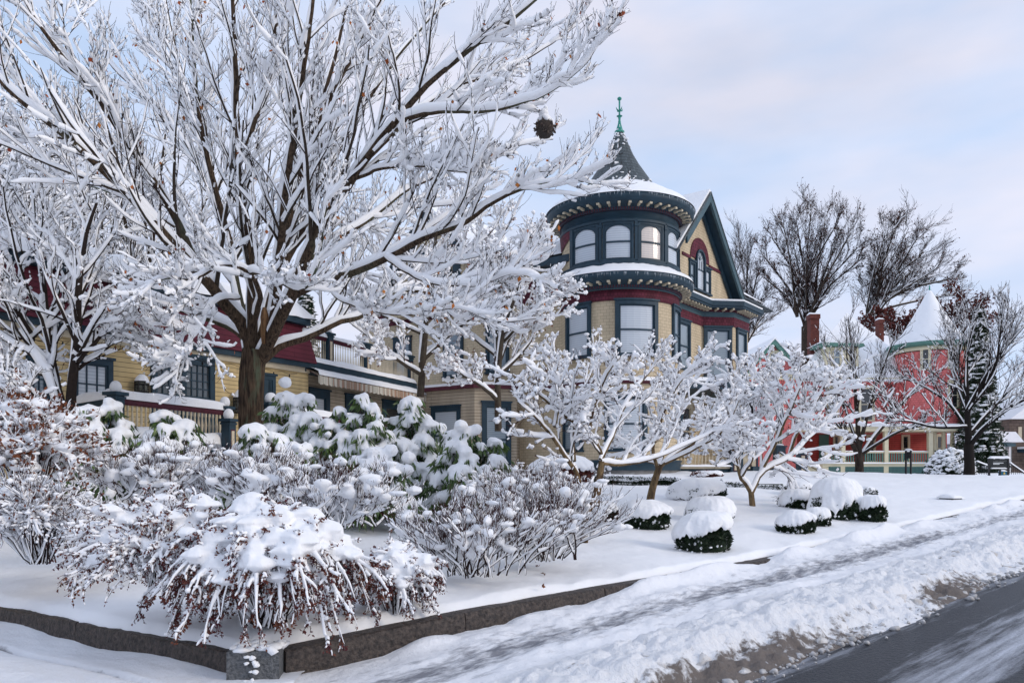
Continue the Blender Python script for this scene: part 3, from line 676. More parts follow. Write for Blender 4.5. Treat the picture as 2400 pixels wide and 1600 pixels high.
f, ln = segs[1]; window(f, .25, 1.22, 3.3, 5.22, house, GLASSG, depth=.07)
# street gable above the bay
fg = plane_map(HP(0, 1.60), A, NR); ac = 2.80; hs = 3.16; zp = 9.62; zb = 6.16
sl_ = (zp - 6.50) / hs
mb = MB(); mb.prism([(1.05, zb), (ac + 2.75, zb), (ac + 2.75, 6.70), (ac, 9.35), (1.05, 7.62)], fg, -.3, 0); mb.build('gable_wall', SHING, house)
def rake(u0, z0, u1, z1, n0, n1, th, m, name, f=fg, par=house):
    mb = MB(); mb.prism([(u0, z0 - th), (u1, z1 - th), (u1, z1), (u0, z0)], f, n0, n1); return mb.build(name, m, par)
rake(ac, zp, ac + hs, 6.50, .36, .44, .30, BLUEG, 'rake_board'); rake(.9, zp - (ac - .9) * sl_, ac, zp, .36, .44, .30, BLUEG, 'rake_board')
rake(ac, zp - .05, ac + hs, 6.45, .0, .36, .10, BLUE, 'gable_soffit'); rake(.9, zp - .05 - (ac - .9) * sl_, ac, zp - .05, .0, .36, .10, BLUE, 'gable_soffit')
rake(ac, zp - .3, ac + hs - .2, 6.50 - .12, .02, .09, .22, BLUE, 'rake_board'); rake(.9, zp - .3 - (ac - .9) * sl_, ac, zp - .3, .02, .09, .22, BLUE, 'rake_board')
# gable roof running back, snow on it
rake(ac, zp + .06, ac + hs + .05, 6.50 + .02, -6, .46, .07, SLATE, 'gable_roof'); rake(.2, zp + .06 - (ac - .2) * sl_, ac, zp + .06, -6, .46, .07, SLATE, 'gable_roof')
mb = MB()
for (u0, z0, u1, z1) in ((ac, zp + .07, ac + hs - .05, 6.62), (.2, zp + .07 - (ac - .2) * sl_, ac, zp + .07)):
    mb.prism([(u0, z0), (u1, z1), (u1, z1 + .10), (u0, z0 + .10)], fg, -5.9, .40)
mb.build('gable_roof_snow', SNOW, house)
# three part window of the gable with its fan head
window(fg, 1.93, 2.42, 6.30, 7.18, house, GLASSG, cas=.07); window(fg, 3.22, 3.72, 6.30, 7.18, house, GLASSB, cas=.07)
b = MB(); b.gbox(fg, 2.44, 2.51, 6.30, 7.35, -.1, .09); b.gbox(fg, 3.13, 3.20, 6.30, 7.35, -.1, .09)
for k in range(12):
    t0 = math.pi * k / 12; t1 = math.pi * (k + 1) / 12; c = 2.82
    pt = lambda r, t: (c + r * math.cos(t), 7.35 + r * 1.0 * math.sin(t))
    b.prism([pt(.31, t0), pt(.38, t0), pt(.38, t1), pt(.31, t1)], fg, -.1, .09)
b.gbox(fg, 2.40, 3.24, 6.24, 6.30, -.05, .12)
aw = b.build('arched_window', BLUE, house)
b = MB(); b.gbox(fg, 2.51, 3.13, 6.31, 7.35, -.14, .01); b.prism([(2.82 + .32 * math.cos(math.pi * k / 12), 7.35 + .32 * math.sin(math.pi * k / 12)) for k in range(13)], fg, -.14, .01); b.build('pane', GLASSB, aw)
b = MB(); b.gbox(fg, 2.51, 3.13, 7.0, 7.04, -.04, .03)
for k in range(1, 4): b.gbox(fg, 2.51 + .155 * k - .01, 2.51 + .155 * k + .01, 7.04, 7.35, -.04, .025)
for k in range(1, 6):
    t = math.pi * k / 6; b.bar(fg(2.82, 7.36, .015), fg(2.82 + .31 * math.cos(t), 7.35 + .31 * math.sin(t), .015), .01, 4)
b.build('muntin', BLUE, aw)
b = MB()
for k in range(14):
    t0 = math.pi * k / 14; t1 = math.pi * (k + 1) / 14; pt = lambda r, t: (2.82 + r * math.cos(t), 7.35 + r * math.sin(t))
    b.prism([pt(.39, t0), pt(.78, t0), pt(.78, t1), pt(.39, t1)], fg, -.1, .035)
b.gbox(fg, 1.4, 2.04, 7.26, 7.36, -.1, .04); b.gbox(fg, 3.60, 4.7, 7.26, 7.36, -.1, .04); b.build('fan_shingles', MSHING, house)
# main hip roof behind, seen through the trees
ev = [HP(-1.5, 1.3, 7.0), HP(11.5, 1.3, 7.0), HP(11.5, -12, 7.0), HP(-1.5, -12, 7.0)]; r1 = HP(3.5, -3.0, 10.2); r2 = HP(3.5, -8.5, 10.2)
mb = MB(); mb.quad(ev[3], ev[0], r1, r2); mb.poly([ev[0], ev[1], r1]); mb.quad(ev[1], ev[2], r2, r1); mb.poly([ev[2], ev[3], r2])
mb.build('main_roof', SLATE, house)
up_ = Vector((0, 0, .10)); mb = MB(); tk = lambda p, q, t: Vector(p) + (Vector(q) - Vector(p)) * t
mb.quad(tk(ev[3], r2, .04) + up_, tk(ev[0], r1, .04) + up_, tk(ev[0], r1, .97) + up_, r2 + up_); mb.poly([tk(ev[0], r1, .05) + up_, tk(ev[1], r1, .05) + up_, r1 + up_]); mb.build('main_roof_snow', SNOW, house)
mb = MB(); b0 = HP(-1.55, 1.35, 6.86); wallseg(mb, HP(-1.5, -11.5), HP(-1.5, -.7), 6.78, 7.02, -.3, .22); mb.build('eave', BLUE, house)
mb = MB(); mb.gbox(plane_map(HP(2.2, -4.5), A, NR), -.35, .35, 9.0, 11.2, -.35, .35); mb.gbox(plane_map(HP(2.2, -4.5), A, NR), -.42, .42, 11.2, 11.35, -.42, .42); 
# cross gable on the left side
gc = -6.9
f2 = plane_map((OX + NL[0] * 1.75, OY + NL[1] * 1.75), (-Bv[0], -Bv[1]), NL); hz = 2.9; zt = 9.75
mb = MB(); mb.prism([(gc - hz + .3, 5.9), (gc + hz - .3, 5.9), (gc + hz - .3, 6.75), (gc, zt - .2), (gc - hz + .3, 6.75)], f2, -2, 0); mb.build('side_gable_wall', SHING, house)
for sg in (-1, 1):
    pa = [(gc, zt), (gc + sg * hz, 6.72)]; pa = pa if sg > 0 else pa[::-1]
    rake(pa[0][0], pa[0][1], pa[1][0], pa[1][1], .02, .42, .34, BLUE, 'rake_board', f2); rake(pa[0][0], pa[0][1] + .02, pa[1][0], pa[1][1] + .02, -4, .44, .08, SLATE, 'side_gable_roof', f2)
    rake(pa[0][0], pa[0][1] + .13, pa[1][0], pa[1][1] + .13, -4, .40, .11, SNOW, 'side_gable_snow', f2)
mb = MB(); mb.prism([(gc - .55, 8.9), (gc + .55, 8.9), (gc, 9.6)], f2, -.05, .06); mb.build('gable_ornament', MAROON, house)
window(f2, gc - 1.25, gc - .35, 6.9, 8.2, house, GLASSG); window(f2, gc + .0, gc + .9, 6.9, 8.2, house, GLASSG, muntin=3)
b = MB(); b.gbox(f2, gc + .98, gc + 1.34, 6.9, 8.2, 0, .05); b.build('shutter', BLUE, house)
window(fl_, -6.9, -5.9, 3.5, 5.2, house, GLASSG, depth=.07); window(fl_, -4.8, -3.75, 3.5, 5.2, house, GLASSG, depth=.07); window(fl_, -9.6, -8.6, 3.5, 5.2, house, GLASSG, depth=.07)
# ground floor bay to the left
C0, C1, C2, C3, C4 = [Vector(p) for p in ((.30, 27.0, 0), (.16, 26.1, 0), (-1.25, 25.6, 0), (-3.45, 27.2, 0), (-3.9, 29.0, 0))]
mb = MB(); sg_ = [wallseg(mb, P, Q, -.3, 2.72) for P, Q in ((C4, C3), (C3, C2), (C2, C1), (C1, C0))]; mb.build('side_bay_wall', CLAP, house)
low = [C4, C3, C2, C1, C0, HP(-1.2, 1.6)]
ribbon(2.72, 2.84, -.3, .14, MAROON, 'belt_course', low); ribbon(2.84, 2.93, -.3, .12, SNOW, 'belt_snow', low); ribbon(-.3, .05, -.2, .05, BLUE, 'skirt_board', [C4, C3, C2, C1, C0])
f, ln = sg_[1]; window(f, ln * .30, ln * .78, .3, 2.15, house, GLASSB, cas=.13)
f, ln = sg_[2]; window(f, .25, 1.28, -.1, 2.25, house, GLASSG, cas=.14)
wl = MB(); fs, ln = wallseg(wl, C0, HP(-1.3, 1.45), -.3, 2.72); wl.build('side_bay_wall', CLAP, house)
b = MB(); b.bar(ft(R_(-33) * RT, .28, .16), ft(R_(-33) * RT, -.35, .16), .04, 8); b.build('downpipe', BLUE, house)
# entrance porch at the street side
pf = plane_map(HP(1.6, 1.2), A, NR)
PA = px(1592, 1100, 25.3); PBx = px(1722, 1100, 25.9); PCx = px(1762, 1100, 28.2)
PA, PB_, PC_ = [Vector((p[0], p[1], 0)) for p in (PA, PBx, PCx)]
pch = [PA, PB_, PC_]; mb = MB()
wallseg(mb, PA, PB_, -.28, .03, -.5, 0); wallseg(mb, PB_, PC_, -.28, .03, -.5, 0); mb.build('porch_skirt', BLUE, house)
mb = MB(); mb.poly([p + Vector((0, 0, .10)) for p in (PA, PB_, PC_, HP(5.5, 1.0), HP(1.4, 1.0))]); mb.poly([p + Vector((0, 0, .03)) for p in (PA, PB_, PC_, HP(5.5, 1.0), HP(1.4, 1.0))][::-1]); wallseg(mb, PA, PB_, .03, .10, -.6, .07); wallseg(mb, PB_, PC_, .03, .10, -.6, .07); mb.build('porch_floor', CREAM, house)
mb = MB(); snow_ledge(mb, PA + Vector((0, -.05, .10)), PB_ + Vector((0, -.05, .10)), .12, .07, 4); snow_ledge(mb, PA + Vector((0, -.02, -.0)), PB_ + Vector((0, -.1, -.0)), .05, .0, 4); mb.build('porch_snow', SNOW, house, True)
def baluster_rail(P, Q, z0, z1, parent, rail=MAROON, bal=CREAM, sp=.11, r=.022, name='railing', turned=True, thick=.10, lo=True):
    P = Vector(P); Q = Vector(Q); d = Q - P; d.z = 0; ln = d.length; f = plane_map(P, d, (d.y, -d.x)); zs = lambda u: (Q.z - P.z) * u / ln + P.z
    mb = MB(); fz = lambda u, z, n: f(u, z + zs(u), n)
    mb.gbox(fz, 0, ln, z1 - .07, z1, -thick / 2, thick / 2); mb.gbox(fz, 0, ln, z1 - .10, z1 - .07, -thick / 2 + .02, thick / 2 - .02)
    if lo: mb.gbox(fz, 0, ln, z0, z0 + .04, -.03, .03)
    rl = mb.build(name, rail, parent); bb = MB(); n = max(2, int(ln / sp))
    for i in range(n):
        u = (i + .5) * ln / n; c = fz(u, 0, 0)
        if turned: bb.lathe((c.x, c.y, c.z), [(r * .75, z0 + .04), (r * .75, z0 + .10), (r * 1.15, z0 + .2), (r * .6, z0 + (z1 - z0) * .6), (r * .6, z1 - .2), (r, z1 - .16), (r * .8, z1 - .1)], 6)
        else: bb.gbox(fz, u - r, u + r, z0 + .04, z1 - .1, -r, r)
    bb.build('balusters', bal, rl); return rl, f, ln
baluster_rail(PA, PB_, .12, .86, house, MAROON, CREAM, .13); baluster_rail(PB_, PC_, .12, .86, house, MAROON, CREAM, .13)
def square_post(parent, c, z0, z1, w, ang=0.0, name='post', snow=.12, seed=1):
    b = MB(); b.box((c[0], c[1], (z0 + z1) / 2), w, w, z1 - z0, ang); b.box((c[0], c[1], z1 + .03), w + .10, w + .10, .06, ang); b.box((c[0], c[1], z1 - .04), w + .04, w + .04, .04, ang)
    p = b.build(name, BLUE, parent); b = MB(); ca, sa = math.cos(ang), math.sin(ang)
    f = lambda u, z, n: Vector((c[0] + ca * u + sa * n, c[1] + sa * u - ca * n, z))
    b.gbox(f, -w * .30, w * .30, z0 + .15, z1 - .16, w / 2 - .01, w / 2 + .004); q = b.build('inset_border', MAROON, p)
    b = MB(); b.gbox(f, -w * .22, w * .22, z0 + .18, z1 - .19, w / 2, w / 2 + .008); b.build('inset_panel', CREAM, p)
    if snow:
        rg = np.random.default_rng(seed); V, Fc = blobs(np.array([[c[0], c[1], z1 + .06 + snow * .42]]), np.array([[w * .66, w * .66, snow * .75]]), rg, .06); raw(V, Fc, 'cap_snow', SNOW, p, True, 3).modifiers.new('s', 'SUBSURF').render_levels = 2
    return p
square_post(house, PB_, -.2, .92, .42, .1, 'porch_post', .07, 3)
for P in (PA + Vector((.05, .05, 0)), PB_, PC_):
    b = MB(); b.box((P.x, P.y, 1.75), .16, .16, 1.7); b.build('porch_column', BLUE, house)
mb = MB(); prf = [PA + Vector((-.2, -.3, 0)), PB_ + Vector((.1, -.45, 0)), PC_ + Vector((.5, -.1, 0)), HP(5.5, .9), HP(1.2, .9)]
mb.poly([p + Vector((0, 0, 2.9)) for p in prf]); mb.poly([p + Vector((0, 0, 2.65)) for p in prf][::-1])
for i in range(5): mb.quad(prf[i] + Vector((0, 0, 2.65)), prf[(i + 1) % 5] + Vector((0, 0, 2.65)), prf[(i + 1) % 5] + Vector((0, 0, 2.9)), prf[i] + Vector((0, 0, 2.9)))
mb.build('porch_roof', BLUE, house)
mb = MB(); pr2 = [p + (HP(3, .8) - p) * .03 for p in prf]; 
mb.poly([p + Vector((0, 0, 3.04 if i < 3 else 3.2)) for i, p in enumerate(pr2)])
for i in range(5): mb.quad(prf[i] + Vector((0, 0, 2.905)), prf[(i + 1) % 5] + Vector((0, 0, 2.905)), pr2[(i + 1) % 5] + Vector((0, 0, 3.04 if (i + 1) % 5 < 3 else 3.2)), pr2[i] + Vector((0, 0, 3.04 if i < 3 else 3.2)))
mb.build('porch_roof_snow', SNOW, house)
window(fr_, 2.0, 3.0, .5, 2.3, house, GLASSD, CREAM); 
# second block of the porch with the stair and its stone cheeks
def pt3(x, y, Y): return Vector(px(x, y, Y))
S0 = pt3(1765, 1052, 27.6); S1 = pt3(1835, 1052, 28.6); mb = MB(); wallseg(mb, S0, S1, -.3, .12, -1.2, 0); mb.build('porch_skirt', BLUE, house)
for i, x in enumerate((1762, 1826)):
    square_post(house, px(x, 1100, 27.9 + .5 * i), -.1, .82, .34, .1, 'porch_post', .07, 5 + i)
    b = MB(); q = px(x, 1100, 28.2 + .5 * i); b.box((q[0], q[1], 1.75), .16, .16, 1.8); b.build('porch_column', BLUE, house)
b = MB(); q = px(1878, 1100, 29.4); square_post(house, q, -.25, .72, .30, .1, 'porch_post', .07, 9)
baluster_rail(S0, S1, .15, .80, house, BLUE, CREAM, .12)
for i, (xa, xb, Y) in enumerate(((1796, 1856, 25.8), (1858, 1904, 26.6))):
    z1 = (HOR - 1111) / F * Y; f = plane_map(px(xa, 1100, Y), (1, .12), (.12, -1)); ln = (xb - xa) / F * Y
    pts = [(0, -.75), (ln, -.75)] + [(ln - ln * .62 + ln * .62 * math.cos(t), z1 - .30 + .30 * math.sin(t)) for t in [math.pi / 2 * k / 8 for k in range(9)]] + [(0, z1)]
    b = MB(); b.prism(pts, f, -.4, 0); ck = b.build('stair_cheek_wall', GRANITEG, house)
    nb = MB(); pts2 = [(-.03, z1 - .02)] + [(ln - ln * .62 + ln * .66 * math.cos(t), z1 - .32 + .33 * math.sin(t)) for t in [math.pi / 2 * (8 - k) / 8 for k in range(9)]]
    out2 = [(u + (.10 if k > 3 else 0) , z + (.13 if k < 7 else .02)) for k, (u, z) in enumerate(pts2)]
    for k in range(len(pts2) - 1):
        nb.prism([pts2[k], pts2[k + 1], out2[k + 1], out2[k]], f, -.42, .03)
    nb.build('cheek_snow', SNOW, ck, False)
st = MB()
for k in range(4): st.box((px(1845, 0, 27)[0] - .0 + .22 * k, 27.4, -.12 - .14 * k), .5, 1.6, .14)
st.build('stair', BLUE, house)
for (x0, y0, x1, y1, Y, th_) in ((1815, 1070, 1876, 1116, 26.2, .10), (1828, 1060, 1914, 1118, 27.0, .05)):
    b = MB(); p = pt3(x0, y0, Y + .9); q = pt3(x1, y1, Y); b.bar(p, q, .03, 6)
    for t in (.55, .98): c = p + (q - p) * t; b.bar(c, (c.x, c.y, -.75), .022, 6)
    cc = q + Vector((.04, 0, -.05))
    for k in range(8): b.bar(cc + Vector((.07 * math.cos(k * .7), 0, .07 * math.sin(k * .7))), cc + Vector((.06 * math.cos(k * .7 + .7), 0, .06 * math.sin(k * .7 + .7))), .015, 5)
    hr = b.build('handrail', BLUE, house); nb = MB(); nb.cyl = None; snow_ledge(nb, p + Vector((0, 0, .02)), q + Vector((0, 0, .02)), th_ * .6, th_ * 1.0, 2); nb.build('handrail_snow', SNOW, hr, True)

# ================================================================== RESTAURANT WING
wa = np.array([-5.65, 21.3]); wd = np.array([-0.497, -0.868]); wd /= np.linalg.norm(wd)      # along the wall towards the camera
wing = thing('clapboard_wing', 'low yellow clapboard wing with a maroon mansard band behind the big maple', 'building', (-8, 17, 0))
L_w = 17.0; near = wa + wd * L_w
fw = plane_map(near, -wd, (-wd[1] * -1, wd[0] * -1))
nrm = np.array([wd[1], -wd[0]]); nrm = nrm if nrm @ np.array([0, -1]) + nrm @ np.array([1, 0]) > 0 else -nrm
fw = plane_map(near, -wd, nrm); U = lambda pxx: L_w - inter(pxx, wa, wd)
mb = MB(); mb.gbox(fw, 0, L_w, -.8, 2.88, -5, 0); mb.build('wall', YCLAP, wing)
mb = MB(); mb.gbox(fw, 0, L_w + .1, 2.80, 2.93, -.3, .16); mb.build('eave', BLUE, wing)
mb = MB(); mb.gbox(fw, 0, L_w, 2.66, 2.80, -.3, .05); mb.build('frieze_board', CREAM, wing)
mb = MB(); fm = lambda u, z, n: fw(u, z, n + .22 - (z - 2.93) * .38)
mb.gbox(fm, 0, L_w + .12, 2.93, 4.0, -3, 0); mb.build('mansard', MCLAP, wing)
mb = MB(); mb.gbox(fw, 0, L_w + .1, 4.0, 4.16, -4.5, .0); mb.build('roof_edge', BLUE, wing)
mb = MB(); snow_ledge(mb, fw(0, 4.16, -2.2), fw(L_w + .1, 4.16, -2.2), 2.25, .75, 4, .3); mb.build('roof_snow', SNOW, wing, True)
mb = MB(); snow_ledge(mb, fw(0, 2.93, .12), fw(L_w, 2.93, .12), .05, .03, 9, .2); mb.build('eave_snow', SNOW, wing, True)
ua, ub = U(352), U(500); dl = MB()
dl.gbox(fw, ua, ua + .14, 0, 2.62, -.1, .07); dl.gbox(fw, ub - .14, ub, 0, 2.62, -.1, .07); dl.gbox(fw, ua + .14, ub - .14, 2.46, 2.62, -.1, .07); dl.gbox(fw, ua - .05, ub + .05, 2.62, 2.70, -.1, .10)
um = (ua + ub) / 2; dl.gbox(fw, ua + .14, ub - .14, 1.62, 1.72, -.1, .05); dl.gbox(fw, um - .06, um + .06, 0, 2.46, -.1, .055)
dr = dl.build('french_door', BLUE, wing); b = MB()
for u0, u1 in ((ua + .14, um - .06), (um + .06, ub - .14)):
    for z0, z1 in ((.1, 1.58), (1.72, 2.46)):
        n = 4
        for k in range(1, n): x = u0 + (u1 - u0) * k / n; b.gbox(fw, x - .012, x + .012, z0, z1, -.1, .024)
        for z in np.linspace(z0, z1, 5)[1:-1]: b.gbox(fw, u0, u1, z - .012, z + .012, -.1, .022)
    b.gbox(fw, u0, u0 + .05, .1, 1.62, -.1, .03); b.gbox(fw, u1 - .05, u1, .1, 1.62, -.1, .03); b.gbox(fw, u0 + .05, u1 - .05, 1.52, 1.62, -.1, .03)
b.build('muntin', BLUE, dr); b = MB(); b.gbox(fw, ua + .1, ub - .1, 0, 2.5, -.2, .004); b.build('pane', mat('door_glass', (.10, .115, .13), .05, spec=.9, noise=.8, nscale=1.1), dr)
ua, ub = U(615), U(643); window(fw, ua, ub, .4, 2.45, wing, GLASSD, BLUE, muntin=3)
ua, ub = U(165), U(262); window(fw, ua, ub, .5, 2.3, wing, GLASSB, BLUE, muntin=3)
ua, ub = U(60), U(120); window(fw, ua, ub, .5, 2.3, wing, GLASSG, BLUE, muntin=2)
# string of bulbs under the eave
b = MB(); n = int(L_w / .55)
for k in range(n):
    u = k * .55; b.bar(fw(u, 2.60, .08), fw(u + .275, 2.56, .08), .006, 4); b.bar(fw(u + .275, 2.56, .08), fw(u + .55, 2.60, .08), .006, 4); b.lathe(fw(u + .275, 2.50, .08), [(0, -.03), (.025, 0), (.015, .04), (.0, .06)], 6)
b.build('bulb_string', BLACK, wing)
# roof deck, its fascia and the striped awning, as part of the house
D0 = Vector((-5.62, 21.15, 0)); D1 = Vector((-3.35, 26.9, 0)); dd = (D1 - D0); ldk = dd.length; fd = plane_map(D0, dd, (dd.y, -dd.x))
deck = thing('roof_deck_block', 'low cream block carrying a roof deck with a railing above a striped awning', 'porch', (-4.5, 24, 0))
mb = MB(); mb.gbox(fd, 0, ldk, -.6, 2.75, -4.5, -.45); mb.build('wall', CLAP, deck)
mb = MB(); mb.gbox(fd, -.05, ldk, 2.78, 3.0, -4.5, .02); mb.gbox(fd, -.05, ldk, 2.70, 2.78, -4.5, -.05); mb.build('fascia', BLUE, deck)
mb = MB(); snow_ledge(mb, fd(-.02, 3.0, -.22), fd(ldk, 3.0, -.22), .27, .20, 6, .12); mb.build('deck_snow', SNOW, deck, True)
mb = MB(); f4 = lambda u, z, n: fd(u, z, n)
mb.prism([(0, 0)], fd, 0, 0) if False else None
aw0, aw1 = .02, ldk + .25
mb.quad(fd(aw0, 2.78, -.05), fd(aw0, 2.58, .34), fd(aw1, 2.58, .34), fd(aw1, 2.78, -.05))
def stripes(name):
    m = bpy.data.materials.new(name); m.use_nodes = True; N, L = nodes(m); b = N['Principled BSDF']; b.inputs['Roughness'].default_value = .85
    uv = N.new('ShaderNodeUVMap'); uv.uv_map = 'UVMap'; sp = N.new('ShaderNodeSeparateXYZ'); L.new(uv.outputs[0], sp.inputs[0])
    dv = N.new('ShaderNodeMath'); dv.operation = 'DIVIDE'; dv.inputs[1].default_value = .27; L.new(sp.outputs[0], dv.inputs[0]); fr = N.new('ShaderNodeMath'); fr.operation = 'FRACT'; L.new(dv.outputs[0], fr.inputs[0])
    r = N.new('ShaderNodeValToRGB'); r.color_ramp.interpolation = 'CONSTANT'; e = r.color_ramp.elements; e[0].color = (.36, .20, .14, 1); e[0].position = 0; e[1].position = .38; e[1].color = (.22, .27, .20, 1)
    q = e.new(.46); q.color = (.62, .58, .50, 1); q = e.new(.92); q.color = (.22, .27, .20, 1)
    L.new(fr.outputs[0], r.inputs[0]); L.new(r.outputs[0], b.inputs['Base Color']); return m
nsc = 26
for k in range(nsc * 4):
    u0 = aw0 + (aw1 - aw0) * k / (nsc * 4); u1 = aw0 + (aw1 - aw0) * (k + 1) / (nsc * 4)
    zz = lambda q: 2.38 - .045 * abs(math.sin(math.pi * q / 4))
    mb.quad(fd(u0, zz(k), .345), fd(u1, zz(k + 1), .345), fd(u1, 2.58, .34), fd(u0, 2.58, .34))
awn = mb.build('awning', stripes('striped_canvas'), deck); awn.modifiers.new('t', 'SOLIDIFY').thickness = .01
mb = MB()
nn_ = 80; rows = []
for k in range(nn_ + 1):
    u = aw0 + (aw1 - aw0) * k / nn_; z = .03 * float(fbm(u * 3, 1, 3, 8)); rows.append([fd(u, 2.60, .36), fd(u, 2.70 + z, .33), fd(u, 2.76 + z, .2), fd(u, 2.85 + z * .5, -.03)])
for k in range(nn_):
    for j in range(3): mb.quad(rows[k][j], rows[k + 1][j], rows[k + 1][j + 1], rows[k][j + 1])
mb.build('awning_snow', SNOW, deck, True)
for (xa, xb) in ((722, 770), (808, 862), (895, 940)):
    f5 = plane_map(fd(0, 0, -.45), dd, (dd.y, -dd.x)); Pn = np.array([fd(0, 0, -.45).x, fd(0, 0, -.45).y]); dn = np.array([dd.x, dd.y]) / ldk
    window(f5, max(.1, inter(xa, Pn, dn)), inter(xb, Pn, dn), .6, 2.3, deck, GLASSB if xa < 800 else GLASSD, BLUE, cas=.2)
Pn = np.array([D0.x, D0.y]); dn = np.array([dd.x, dd.y]) / ldk; prev = None
posts = [inter(x, Pn, dn) for x in (785, 872)]
pts_ = [0.05] + posts + [ldk - .1]
for i in range(3):
    a_, b_ = pts_[i], pts_[i + 1]
    baluster_rail(fd(a_, 0, -.25), fd(b_, 0, -.25), 3.06, 3.82, deck, MAROON, CREAM, .085, .016)
    nb = MB(); snow_ledge(nb, fd(a_, 3.82, -.25), fd(b_, 3.82, -.25), .085, .13, i + 2); nb.build('rail_snow', SNOW, deck, True)
for i, u in enumerate(posts + [ldk - .1]): p = fd(u, 0, -.25); square_post(deck, (p.x, p.y), 3.0, 3.92, .24, math.atan2(dd.y, dd.x), 'post', .17, i + 20)
# ================================================================== TERRACE FENCE
fa = Vector((px(271, 0, 13.5)[0], 13.5, 0)); fb = Vector((px(527, 0, 16.3)[0], 16.3, 0)); fc = Vector((px(165, 0, 15.0)[0], 15.0, 0)); fdp = Vector((px(540, 0, 15.9)[0] + .02, 15.75, 0))
fence = thing('terrace_fence', 'low blue and maroon terrace fence with turned cream balusters left of the big trunk', 'fence', (fa.x, fa.y, .5))
zr = 1.25
baluster_rail(fa, fb, .70, zr, fence, MAROON, CREAM, .105, .026); baluster_rail(fc, fa, .70, zr, fence, BLUE, CREAM, .105, .026)
mb = MB(); wallseg(mb, fa, fb, -.4, .66, -.15, .02); wallseg(mb, fc, fa, -.4, .66, -.15, .02); mb.build('terrace_snow', SNOW, fence)
nb = MB(); snow_ledge(nb, fa + Vector((0, 0, zr)), fb + Vector((0, 0, zr)), .085, .17, 2); snow_ledge(nb, fc + Vector((0, 0, zr)), fa + Vector((0, 0, zr)), .085, .17, 7)
snow_ledge(nb, fa + Vector((.1, -.1, .52)), fb + Vector((.1, -.1, .52)), .2, .25, 5); nb.build('rail_snow', SNOW, fence, True)
an = math.atan2((fb - fa).y, (fb - fa).x)
for i, (p, z1) in enumerate(((fa, 1.30), (fb, 1.28), (fdp, .98))): square_post(fence, p, -.3, z1, .20, an, 'post', .20, 40 + i)
b = MB(); b.box((px(488, 0, 15.0)[0], 15.0, .25), .3, .3, .26, .3); tag(b.build('electric_box', BLUE), 'small dark blue box with red edge half buried below the terrace fence', 'box')
# terrace rail continuing behind the rhododendrons, right of the trunk
fe = Vector((px(622, 0, 17.2)[0], 17.2, 0)); ff = Vector((px(1000, 0, 23.5)[0], 23.5, 0))
fence2 = thing('terrace_fence', 'snow topped terrace fence rail behind the rhododendrons right of the big trunk', 'fence', (fe.x, fe.y, .5))
baluster_rail(fe, ff, .60, 1.30, fence2, MAROON, CREAM, .105, .026); nb = MB(); snow_ledge(nb, fe + Vector((0, 0, 1.30)), ff + Vector((0, 0, 1.30)), .09, .16, 3); nb.build('rail_snow', SNOW, fence2, True)
mb = MB(); wallseg(mb, fe, ff, -.4, .56, -.15, .02); mb.build('terrace_snow', SNOW, fence2); square_post(fence2, (px(470 + 165, 0, 17)[0], 17.0), 0, 1.42, .26, .9, 'post', .22, 60)
# lanterns on the wing wall
for i, (x, y0, y1, lab) in enumerate(((318, 876, 925, 'black ironwork wall lantern on yellow clapboards left of the french door'), (547, 912, 985, 'black ironwork wall lantern close left of the big tree trunk'))):
    u = U(x); p = fw(u, 0, .22); Y = p.y; zt_ = (HOR - y0) / F * Y; zb_ = (HOR - y1) / F * Y; r = .15
    ln_ = thing('wall_lantern', lab, 'lantern', (p.x, p.y, (zt_ + zb_) / 2)); b = MB()
    h = zt_ - zb_ if i == 0 else (zt_ - zb_) * .75; zb_ = zt_ - h
    for k in range(8): t = k * math.pi / 4; b.bar((p.x + r * math.cos(t), p.y + r * math.sin(t), zb_), (p.x + r * math.cos(t), p.y + r * math.sin(t), zb_ + h * .62), .012, 4)
    for z in (0, .14, .48, .62):
        for k in range(8): t = k * math.pi / 4; t2 = t + math.pi / 4; b.bar((p.x + r * math.cos(t), p.y + r * math.sin(t), zb_ + h * z), (p.x + r * math.cos(t2), p.y + r * math.sin(t2), zb_ + h * z), .014, 4)
    for k in range(8):
        t = k * math.pi / 4 + .39; b.bar((p.x + r * .95 * math.cos(t), p.y + r * .95 * math.sin(t), zb_ + h * .16), (p.x + r * .95 * math.cos(t + .5), p.y + r * .95 * math.sin(t + .5), zb_ + h * .46), .006, 4); b.bar((p.x + r * .95 * math.cos(t + .5), p.y + r * .95 * math.sin(t + .5), zb_ + h * .16), (p.x + r * .95 * math.cos(t), p.y + r * .95 * math.sin(t), zb_ + h * .46), .006, 4)
    b.bar((p.x, p.y, zb_ + h * .9), (p.x, p.y, zb_ + h), .02, 6); b.bar(fw(u, zb_ + h * .5, .0), fw(u, zb_ + h * .5, .1), .02, 5); b.build('cage', BLACK, ln_)
    b = MB(); b.lathe((p.x, p.y, zb_), [(r + .02, h * .62), (r * .7, h * .78), (r * .3, h * .9), (0, h * .92)], 8); b.build('cap', BLACK, ln_)
    b = MB(); b.lathe((p.x, p.y, zb_), [(r * 1.08, h * .645), (r * .80, h * .84), (r * .36, h * .97), (0, h * 1.0)], 8); b.build('cap_snow', SNOW, ln_, True)
    b = MB(); b.lathe((p.x, p.y, zb_), [(r * .85, h * .03), (r * .85, h * .6)], 8); b.build('glass', mat('lantern_glass', (.22, .23, .2), .2, noise=.7, nscale=14), ln_)

